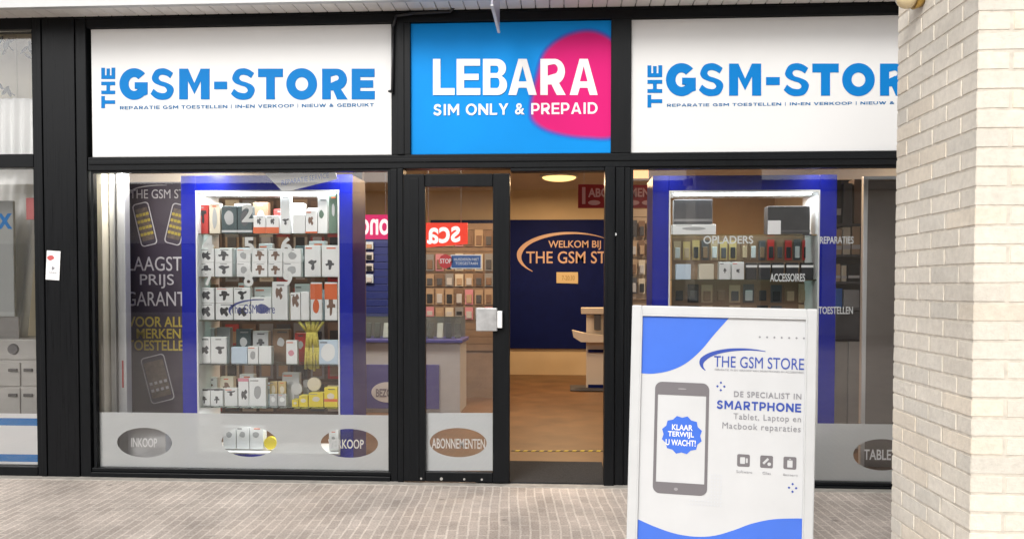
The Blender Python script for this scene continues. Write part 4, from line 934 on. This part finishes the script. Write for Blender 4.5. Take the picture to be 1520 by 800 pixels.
for t_, r in (('THE GSM STORE', (193, 281, 303, 295)), ('LAAGSTE', (189, 381, 281, 402)), ('PRIJS', (208, 407, 258, 428)), ('GARANTIE', (188, 433, 292, 454))):
    put(MB().add(ptext(t_, *r, Yq, bold=0), None).build('lettering', M_BANW), t)
mb = MB(); c = at(240, 285, Yq); mb.add(flat([swoosh(c[0], c[1], .26, .055, 190, 80, .003, .014, .003)], Yq), None)
put(mb.build('emblem', M_BANW), t)
for t_, r in (('VOOR ALLE', (190, 470, 281, 485)), ('MERKEN', (203, 488, 268, 502)), ('TOESTELLEN', (189, 505, 285, 520))):
    put(MB().add(ptext(t_, *r, Yq, bold=.014), None).build('yellow_lettering', M_BANY), t)
for cx, cy, w_, h_, a_ in ((215, 333, 26, 66, 13), (262, 333, 26, 62, -14), (234, 562, 38, 72, 14)):
    c = at(cx, cy, Yq); sx = w_/F*6.85/2; sz = h_/F*6.85/2; ca, sa = math.cos(R(a_)), math.sin(R(a_))
    rot = lambda l: [(c[0]+p[0]*ca-p[1]*sa*-1*(-1), c[1]+p[0]*sa+p[1]*ca) for p in l]
    o_ = rot(rrect(-sx, -sz, sx, sz, .03)); i_ = rot(rrect(-sx+.008, -sz+.008, sx-.008, sz-.008, .026))
    put(MB().add(flat([o_, i_], Yq), None).build('phone_outline', M_BANW), t)
    mb = MB(); mb.add(flat([rot(rrect(-sx+.02, -sz+.045, sx-.02, sz-.045, .005))], Yq), M_BANP)
    for r in range(2 if cy > 500 else 4):
        for k in range(4):
            u_ = -sx*.62+k*sx*.41; v_ = -sz*.45+r*sz*.3
            mb.add(flat([rot(rrect(u_-.012, v_-.012, u_+.012, v_+.012, .003))], Yq-.0022), M_BANW if cy > 500 else M_BANY)
    put(mb.build('phone_picture'), t)
# white sheet put in for the hanging sign reflected in the left window
Yl = .16
pts = [at(x, y, Yl) for x, y in ((384, 249), (497, 252), (501, 266), (421, 286))]
t = tag(MB().add(flat([pts], Yl, .002), M_LETW).add(ptext('REPARATIE SERVICE', 418, 262, 488, 270, Yl-.0022, bold=0, depth=.0006, skew=.055), M_PBLUE).build('sign_reflection'), 'white sheet imitating the hanging sign reflected at the top of the left window', 'sign_reflection')

M_REFL_LET = emit('reflected_sign_letters', (1, .85, .82), .8)  # emission stands in for reflected lettering
# ---- hanging signs inside; the mirrored ones are glowing stand-ins for reflections
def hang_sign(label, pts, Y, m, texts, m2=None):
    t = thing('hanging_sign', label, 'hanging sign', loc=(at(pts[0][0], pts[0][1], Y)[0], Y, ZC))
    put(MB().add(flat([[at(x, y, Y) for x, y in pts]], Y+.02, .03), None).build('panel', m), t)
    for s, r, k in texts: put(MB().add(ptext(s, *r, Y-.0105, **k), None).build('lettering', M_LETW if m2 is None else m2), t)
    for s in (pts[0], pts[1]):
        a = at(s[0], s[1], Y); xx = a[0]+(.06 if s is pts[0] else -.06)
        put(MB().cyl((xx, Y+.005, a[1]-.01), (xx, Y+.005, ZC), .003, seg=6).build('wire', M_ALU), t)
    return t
hang_sign('magenta board imitating a reflected sign with reversed white letters, right of the left cabinet', [(523, 319), (582, 319), (582, 355), (523, 355)], 1.6, M_MAG, [('ono', (533, 325, 578, 349), dict(mirror=True, bold=.02))], M_REFL_LET)  # glowing board put in for a sign reflected in the window glass
hang_sign('orange red board imitating a reflected sign with reversed white letters behind the glass door', [(626, 331), (694, 331), (694, 362), (626, 368)], 1.6, M_ORED, [('sca', (634, 337, 683, 361), dict(mirror=True, bold=.02, skew=.02))], M_REFL_LET)  # skewed glowing board takes the place of a reflection in the door
M_RB = mat('deep_red_board', (.30, .012, .015), .5); M_PINKL = mat('pinkish_lettering', (.62, .36, .36), .5)
t = hang_sign('deep red hanging subscriptions sign with pale letters at the doorway right post', [(858, 274), (972, 275), (972, 309), (858, 309)], 2.5, M_RB, [('ABONNEMENT', (873, 279, 982-8, 293), dict(bold=.03)), ('I', (864, 278, 869, 303), dict(bold=.03))], M_PINKL)
mb = MB()
for px in (882, 909, 940, 962): mb.add(flat([ell(*e_px(px, 301, 9, 3.6, 2.489))], 2.489, .001), None)
put(mb.build('oval_marks', M_PINKL), t)

# ---- wall display of packs behind the door glass and right of the left cabinet
def slat_wall(label, x0, x1, y0, y1, Y, m):
    xa, za = at(x0, y1, Y); xb, zb = at(x1, y0, Y)
    t = thing('slat_wall', label, 'slat wall', loc=((xa+xb)/2, Y+.05, 0))
    mb = MB(); z = za
    while z < zb-.02:
        mb.box(xa, xb, Y+.02, Y+.04, z, z+.085, bev=.003); z += .09
    put(mb.build('slats', m), t); put(MB().box(xa, xb, Y+.041, Y+.08, .004, zb).build('back_panel', m), t)
    return t
YW = 4.6
slat_wall('tan slatted display wall of packs behind the glass door', 600, 745, 335, 520, YW, mat('tan_slats', (.24, .16, .10), .6, noise=.1))
hanging_rows(632, 734, ((341, 366), (376, 402), (405, 425), (428, 452), (455, 474)), 7, YW, ['tan', 'brown', 'cream', 'pink', 'tan', 'grey'], 'packs on the tan display wall', 'on the tan display wall', w=.82)
slat_wall('blue slatted display wall at the right edge of the left window', 523, 596, 345, 520, YW-.5, mat('blue_slats', (.012, .025, .16), .5))
hanging_rows(528, 556, ((358, 370), (374, 386), (390, 402), (406, 420)), 2, YW-.52, ['silver', 'grey', 'silver', 'paleblue'], 'packs on the blue display wall', 'on the blue display wall', w=.85)
YX = 2.5
slat_wall('dark brown display wall with packs behind the left blue cabinet', 270, 540, 285, 640, YX, mat('dark_brown_slats', (.13, .085, .06), .6, noise=.2))
hanging_rows(284, 512, ((296, 334), (340, 370), (378, 418), (424, 462), (478, 512), (518, 562), (568, 610)), 9, YX, ['brown', 'grey', 'red', 'tan', 'darkgrey', 'brown', 'grey', 'cream'], 'packs on the dark brown wall', 'on the dark brown wall', w=.78)
# glass show case and the service counter in front of it
def counter():
    Y0 = 3.3; xa, zt = at(520, 503, Y0); xb = at(683, 503, Y0)[0]
    t = thing('service_counter', 'white service counter with violet blue panels and an oval mark', 'counter', loc=((xa+xb)/2, Y0, 0))
    put(MB().box(xa, xb, Y0, Y0+.6, .006, zt-.04, bev=.004).build('body', M_ALUW), t)
    put(MB().box(xa-.03, xb+.03, Y0-.04, Y0+.62, zt-.038, zt, bev=.006).build('worktop', mat('violet_top', (.10, .10, .34), .4)), t)
    for a, b in ((542, 604), (612, 652)):
        c0 = at(a, 615, Y0); c1 = at(b, 541, Y0)
        put(MB().box(c0[0], c1[0], Y0-.012, Y0-.001, max(c0[1], .05), c1[1], bev=.003).build('front_panel', mat('violet_panel', (.10, .09, .33), .45)), t)
    e = at(576, 582, Y0-.014)
    put(MB().add(flat([ell(e[0], e[1], .19, .115)], Y0-.0125, .002), M_LETW).add(ptext('BEZORGEN', 558, 577, 606, 589, Y0-.0148, bold=.03), mat('counter_letter_grey', (.28, .26, .3), .5)).build('oval_mark'), t)
    g = thing('show_case', 'glass show case of small dark phones standing on the white counter', 'show case', loc=((xa+xb)/2, Y0+.1, zt))
    h = at(600, 470, Y0)[1]-zt
    put(MB().box(xa, xb, Y0+.06, Y0+.5, zt+h-.012, zt+h, bev=.002).build('lid', M_SHELF), g)
    put(MB().box(xa, xb, Y0+.06, Y0+.066, zt+.002, zt+h-.013).build('pane', M_GLS), g)
    put(MB().box(xa, xb, Y0+.5, Y0+.506, zt+.002, zt+h).build('back', M_GREY), g)
    n = 12
    for i in range(n):
        x = xa+(xb-xa)*(i+.5)/n; w_ = (xb-xa)/n*.32
        ph = MB().box(-w_, w_, -.012, .0, .0, h*.7, bev=.004).build('display_phone', C['darkgrey'] if i % 3 else C['silver'])
        ph.location = (x, Y0+.2, zt+.003); ph.rotation_euler = (R(-20), 0, 0)
        tag(ph, 'small %s phone leaning in the glass show case, %s from the left' % ('dark' if i % 3 else 'silver', ORD[i] if i < 10 else ('eleventh' if i == 10 else 'twelfth')), 'phone', 'phones in the glass show case')
counter()
# grey standing rack frame right of the left cabinet
xa = at(524, 400, 1.2)[0]
tag(MB().box(xa, xa+.085, 1.2, 1.26, .006, ZC-.002, bev=.004).build('rack_post', mat('beige_post', (.42, .36, .30), .6)), 'beige upright post just right of the left blue cabinet', 'post')

# ---- the white desk stand inside the doorway
Yd = 5.6
t = thing('desk_stand', 'white demonstration stand with tray and wide foot at the doorway right edge', 'stand', loc=(at(890, 590, Yd)[0], Yd, 0))
r_ = lambda a, b, c, d, y0, y1, n, m, bev=.004: put(pbox(MB(), a, b, c, d, Yd+y0, Yd+y1, None, bev).build(n, m), t)
M_WARMW = mat('warm_white_stand', (.66, .58, .48), .5)
r_(870, 467, 906, 590, .0, .08, 'column', M_WARMW)
r_(863, 457, 915, 466, -.12, .15, 'top', M_WARMW)
r_(873, 519, 905, 523, -.03, -.002, 'blue_trim', M_NAVY); r_(873, 571, 905, 576, -.03, -.002, 'blue_trim', M_NAVY)
r_(882, 466, 892, 490, -.09, -.03, 'phone', C['darkgrey'])
a, b = at(849, 495, Yd), at(905, 508, Yd)
put(MB().add(flat([[at(849, 489, Yd), at(866, 493, Yd), at(905, 498, Yd), at(905, 507, Yd), at(862, 506, Yd), at(851, 499, Yd)]], Yd-.02, .2), None).build('tray', M_WARMW), t)
put(MB().box(at(846, 595, Yd)[0], at(915, 595, Yd)[0], Yd-.25, Yd+.3, .006, .03, bev=.01).build('foot', C['darkgrey']), t)
# hazard tape and the entrance mat
M_MAT = mat('entrance_mat', (.022, .021, .021), .95, noise=.4, nscale=90, bump=.8, bscale=200)
tag(MB().box(X(757)-.25, XO1+.02, .0, .74, .007, .016, bev=.003).build('entrance_mat', M_MAT), 'dark entrance mat lying in the open doorway', 'mat')
mb = MB(); My, Mk = C['yellow'], C['black']; xs = at(762, 667, 1.25)[0]; n = 26
for i in range(n):
    mb.add(flat([[(xs-.02+i*.035, 0), (xs-.02+i*.035+.034, 0), (xs-.02+i*.035+.049, .035), (xs-.02+i*.035+.015, .035)]], 0, .002), My if i % 2 else Mk)
o = mb.build('hazard_tape')
for v in o.data.vertices: v.co = (v.co.x, 1.2+v.co.z+.02*math.sin(v.co.x*5), .0065-v.co.y*.5)
tag(o, 'black and yellow hazard tape stuck across the brown shop floor', 'tape')

# ---- right part of the right window: shelves of goods and a grey cupboard
Yc = .75
xa, za = at(1281, 262, Yc); xb = xa+.75
t = thing('cupboard', 'tall grey brown cupboard beside the brick column in the right window', 'cupboard', loc=(xa, Yc, 0))
zt_ = at(1300, 262, Yc)[1]
put(MB().box(xa, xa+.035, Yc-.02, Yc+.03, .006, zt_, bev=.004).build('side_panel', M_ALU), t)
put(MB().box(xa+.037, xb, Yc, Yc+.03, .006, zt_-.03, bev=.004).build('door', mat('taupe_door', (.15, .13, .115), .45, noise=.05)), t)
put(MB().box(xa+.036, xb, Yc-.02, Yc+.03, zt_-.028, zt_, bev=.004).build('top_panel', M_ALU), t)
Ys = 1.5
xa, z0 = at(1232, 500, Ys); xb = at(1300, 500, Ys)[0]
t = thing('wall_shelf', 'dark wall shelf unit between the right blue cabinet and the grey cupboard', 'shelf', loc=(xa, Ys, 0))
put(MB().box(xa, xb, Ys+.25, Ys+.27, .006, at(1250, 262, Ys)[1]).build('back_panel', C['darkgrey']), t)
sz = []
for py in (332, 378, 418, 457, 503):
    z = at(1260, py, Ys)[1]; sz.append(z); put(MB().box(xa, xb, Ys, Ys+.249, z-.02, z, bev=.002).build('shelf', C['darkgrey'] if py != 503 else C['black']), t)
put(MB().box(xa, at(1258, 600, Ys)[0], Ys+.01, Ys+.249, .006, sz[-1]-.021, bev=.003).box(at(1259, 600, Ys)[0], xb, Ys+.004, Ys+.249, .006, sz[-1]-.021, bev=.003).build('door', M_STEEL), t)
spec = [(0, [(1240, 268, 1249, 'black'), (1251, 272, 1266, 'darkgrey'), (1267, 266, 1279, 'brown')]),
        (1, [(1241, 340, 1250, 'tan'), (1251, 337, 1263, 'cream'), (1264, 336, 1277, 'tan')]),
        (2, [(1240, 392, 1248, 'tan'), (1249, 394, 1257, 'cream'), (1259, 392, 1276, 'black')]),
        (3, [(1240, 428, 1251, 'blue'), (1252, 430, 1276, 'grey')]), (4, [(1240, 462, 1276, 'darkgrey')])]
for r, items in spec:
    for i, (a, y0, b, c) in enumerate(items):
        y1 = (332, 378, 418, 457, 503)[r]
        goods('stock_box', (a, y0, b, y1), Ys+.02+.002*i, .15, C[c], '%s stock box, %s on the %s board of the dark wall shelf' % ({'darkgrey': 'dark grey'}.get(c, c), ORD[i], ORD[r]), 'box', None, band=('silver', .2, .35) if c in ('tan', 'black', 'cream') else None, sink=sz[r])
# left strip of the right window: beige rack with goods
Yr = 3.2
slat_wall('beige slatted rack at the left edge of the right window', 925, 985, 312, 445, Yr, mat('beige_slats', (.40, .30, .20), .6))
hanging_rows(936, 972, ((326, 352), (356, 380), (384, 408), (412, 436)), 3, Yr-.01, ['darkgrey', 'tan', 'grey', 'brown', 'cream'], 'packs on the beige rack', 'on the beige rack', w=.8)
c = at(950, 258, 3.4); tag(MB().box(c[0]-.1, c[0]+.1, 3.4, 3.43, c[1]-.05, c[1]+.05, bev=.004).build('lit_sign', emit('orange_lit', (1, .5, .2), .9)), 'small orange lit sign at the top left of the right window', 'lit sign')

# ================================================================== the neighbouring shop at the left edge
nb = thing('neighbour_storefront', 'black shop front of the neighbouring shop cut off by the left picture edge', 'shop front', loc=(-5, 0, 0))
NX0, NX1 = -7.0, X(53, 400)
def N(mb, name, m=M_BLK, parent=None):
    o = put(mb.build(name, m), nb)
    if parent: o.parent = parent; o.location = (0, 0, 0)
    return o
N(MB().box(NX1, XP0-.032, -.005, .12, 0, Z(30, 24), bev=.004), 'post')
N(MB().box(NX0, NX1-.002, -.003, .12, Z(30, 44), Z(30, 25), bev=.004), 'fascia_beam')
N(MB().box(NX0, NX1-.002, -.006, .12, Z(30, 249), Z(30, 229), bev=.004), 'transom')
N(MB().box(NX0, NX1-.002, -.008, .12, .006, Z(30, 692), bev=.004), 'sill')
for a, b in ((229, 44), (692, 249)):
    f = N(MB().box(NX1-.02, NX1-.003, .02, .06, Z(30, a)+.001, Z(30, b)-.001), 'window')
    N(MB().box(NX0, NX1-.021, .04, .048, Z(30, a)+.001, Z(30, b)-.001), 'pane', M_GLS, f)
    if a == 692:
        N(MB().add(flat([[(NX0, Z(30, 691)), (NX1-.022, Z(30, 691)), (NX1-.022, Z(30, 615)), (NX0, Z(30, 615))]], .053, .002), M_LETW)
          .add(flat([[(NX0, Z(30, 633)), (NX1-.022, Z(30, 633)), (NX1-.022, Z(30, 622)), (NX0, Z(30, 622))]], .0505, .0008), M_SBLUE)
          .add(flat([[(NX0, Z(30, 687)), (NX1-.022, Z(30, 687)), (NX1-.022, Z(30, 676)), (NX0, Z(30, 676))]], .0505, .0008), M_SBLUE), 'striped_film', None, f)
        N(MB().add(ptext('X', -4, 317, 18, 340, .053, bold=.05), None), 'lettering', M_SBLUE, f)
NB = 1.25
def nwall(name, x0, x1, y0, y1, z0, z1, m): return struct(MB().box(x0, x1, y0, y1, z0, z1).build(name, m))
M_NCR = mat('neighbour_cream', (.80, .74, .60), .8, noise=.05)
nwall('wall_neighbour_back', -9, XL-.15, NB, NB+.1, .0, 3.6, M_NCR)
nwall('wall_neighbour_right', XL-.25, XL-.12, .13, NB, .0, 3.6, M_NCR)
nwall('floor_neighbour', -9, XL-.15, .13, NB, -.05, .005, M_STEEL)
nwall('ceiling_neighbour', -9, XL-.15, .13, NB, 3.5, 3.6, M_CEIL)
# twig with dark leaves behind the upper pane
t = thing('twig_decoration', 'dark twig with leaves hanging behind the upper left window', 'twig', loc=(at(20, 60, .5)[0], .5, at(20, 44, .5)[1]))
mb = MB(); px_ = [(-14, 46), (2, 58), (10, 66), (20, 76)]
pt = lambda x, y: (at(x, y, .5)[0], .5, at(x, y, .5)[1])
mb.tube([pt(*p) for p in px_], .004); mb.tube([pt(48, 62), pt(36, 76), pt(30, 80)], .004); mb.tube([pt(-10, 118), pt(2, 130), pt(22, 142)], .004)
put(mb.build('stem', C['darkgrey']), t)
mb = MB()
for x, y in ((2, 60), (8, 70), (13, 66), (9, 78), (15, 60), (6, 50), (44, 68), (36, 74), (42, 84), (46, 76), (1, 128), (9, 135), (16, 138)):
    c = at(x, y, .5); a_ = random.uniform(0, 6.28); l_ = random.uniform(.025, .05)
    mb.add(flat([[(c[0]+l_*math.cos(k*math.pi/6)*math.cos(a_)-.35*l_*math.sin(k*math.pi/6)*math.sin(a_), c[1]+l_*math.cos(k*math.pi/6)*math.sin(a_)+.35*l_*math.sin(k*math.pi/6)*math.cos(a_)) for k in range(12)]], .5+random.uniform(-.02, .02), .003), None)
put(mb.build('leaves', C['black']), t)
# cream backdrop board with a seam behind the twig
q0, q1 = at(-70, 248, .62), at(66, 30, .62)
t = thing('backdrop_panel', 'cream backdrop board with a seam behind the dark twig at the upper left', 'backdrop', loc=(q0[0], .62, q0[1]))
xs_ = at(25, 100, .62)[0]
put(MB().box(q0[0], xs_-.003, .62, .64, q0[1], q1[1], bev=.002).box(xs_+.003, q1[0], .62, .64, q0[1], q1[1], bev=.002).build('board', M_NCR), t)
# white curtain
def curtain(name, label, x0, x1, y0, y1, Y, sl=0, m=M_WHITE):
    bm = bmesh.new(); n = 60; xa, zb = at(x0, y1, Y); xb, zt = at(x1, y0, Y); rows = 10; g = []
    for j in range(rows+1):
        s = j/rows; r = []
        for i in range(n+1):
            u = i/n; r.append(bm.verts.new((xa+(xb-xa)*u+sl*s*(1-.3*u), Y+.022*math.sin(u*38+s)*(.5+.5*s)+.01*math.sin(u*17), zt+(zb-zt)*s)))
        g.append(r)
    for j in range(rows):
        for i in range(n): f = bm.faces.new((g[j][i], g[j][i+1], g[j+1][i+1], g[j+1][i])); f.smooth = True
    me = bpy.data.meshes.new(name); bm.to_mesh(me); bm.free(); me.materials.append(m)
    o = bpy.data.objects.new(name, me); COL.objects.link(o)
    md = o.modifiers.new('thick', 'SOLIDIFY'); md.thickness = .002
    return tag(o, label, 'curtain')
M_CUR = mat('sheer_curtain', (.80, .80, .78), .8)
curtain('curtain', 'white pleated curtain hanging in the upper left window below the twig', -30, 56, 146, 248, .4, 0, M_CUR)
curtain('curtain', 'long white curtain swept aside behind the lower left window', -30, 64, 250, 520, .75, -.25, M_CUR)
# grey screen, cabinets
x0, z0 = at(-40, 470, .45); x1, z1 = at(19, 298, .45)
t = thing('display_screen', 'grey screen panel standing behind the lower left window', 'screen', loc=((x0+x1)/2, .45, z0))
put(MB().box(x0, x1, .45, .48, z0, z1, bev=.006).build('panel', mat('screen_grey', (.34, .35, .34), .3)), t)
put(MB().box((x0+x1)/2-.2, (x0+x1)/2+.2, .46, .47, .006, z0).build('stand', M_GREY), t)
x0, z0 = at(-60, 660, .35); x1, z1 = at(58, 535, .35)
t = thing('drawer_cabinet', 'grey metal drawer cabinet with dark handles behind the striped left window', 'drawer cabinet', loc=((x0+x1)/2, .35, 0))
put(MB().box(x0, x1, .35, .85, .006, z1, bev=.006).build('body', M_STEEL), t)
for a, b in ((-40, 31), (34, 56)):
    for c_, d_ in ((538, 572), (575, 640)):
        p0 = at(a, d_, .35); p1 = at(b, c_, .35)
        dr = put(MB().box(p0[0], p1[0], .335, .349, p0[1], p1[1], bev=.004).build('drawer', M_STEEL), t)
        hx = (p1[0]-.05 if a < 0 else (p0[0]+p1[0])/2); 
        h_ = MB().box(hx-.035, hx+.035, .315, .334, p1[1]-.07, p1[1]-.045, bev=.004).build('handle', M_DARK); h_.parent = dr; h_.location = -Vector((0, 0, 0))
x0, z0 = at(-30, 534, .4); x1, z1 = at(57, 503, .4)
t = thing('control_box', 'grey appliance with a round dial standing on the drawer cabinet', 'appliance', loc=((x0+x1)/2, .4, z0))
put(MB().box(x0, x1, .38, .8, at(20, 535, .35)[1]+.001, z1, bev=.01).build('body', M_STEEL), t)
c = at(20, 518, .378); put(MB().cyl((c[0], .379, c[1]), (c[0], .36, c[1]), .045, .038, seg=24).build('dial', C['darkgrey']), t)
q = at(44, 310, .3); tag(MB().box(q[0]-.03, q[0]+.04, .3, .31, q[1]-.085, q[1]+.085, bev=.004).build('red_card', mat('pale_red_card', (.55, .14, .14), .5)), 'pale red card hanging behind the lower left window by the post', 'card')

# ================================================================== across the street (only reflected in the glass)
bld = thing('brick_building', 'brick building across the street, visible only as a reflection in the shop glass', 'building', loc=(0, -19, 0))
MB().box(-26, 26, -6, 0, 0, 4.2).build('wall', mat('street_plaster', (.62, .58, .52), .9, noise=.15, nscale=3), bld)
MB().box(-26.2, 26.2, -6.2, .25, 4.22, 4.5).build('roof', M_GREY, bld)
for k in range(9):
    x = -24+k*6
    for z0, z1 in ((.5, 2.8), ):
        f = MB().box(x-1.6, x+1.6, .003, .08, z0, z1, bev=.02).build('window', M_ALUW, bld)
        g = MB().box(x-1.5, x+1.5, .082, .09, z0+.1, z1-.1).build('pane', mat('street_glass', (.05, .055, .06), .08)); g.parent = f
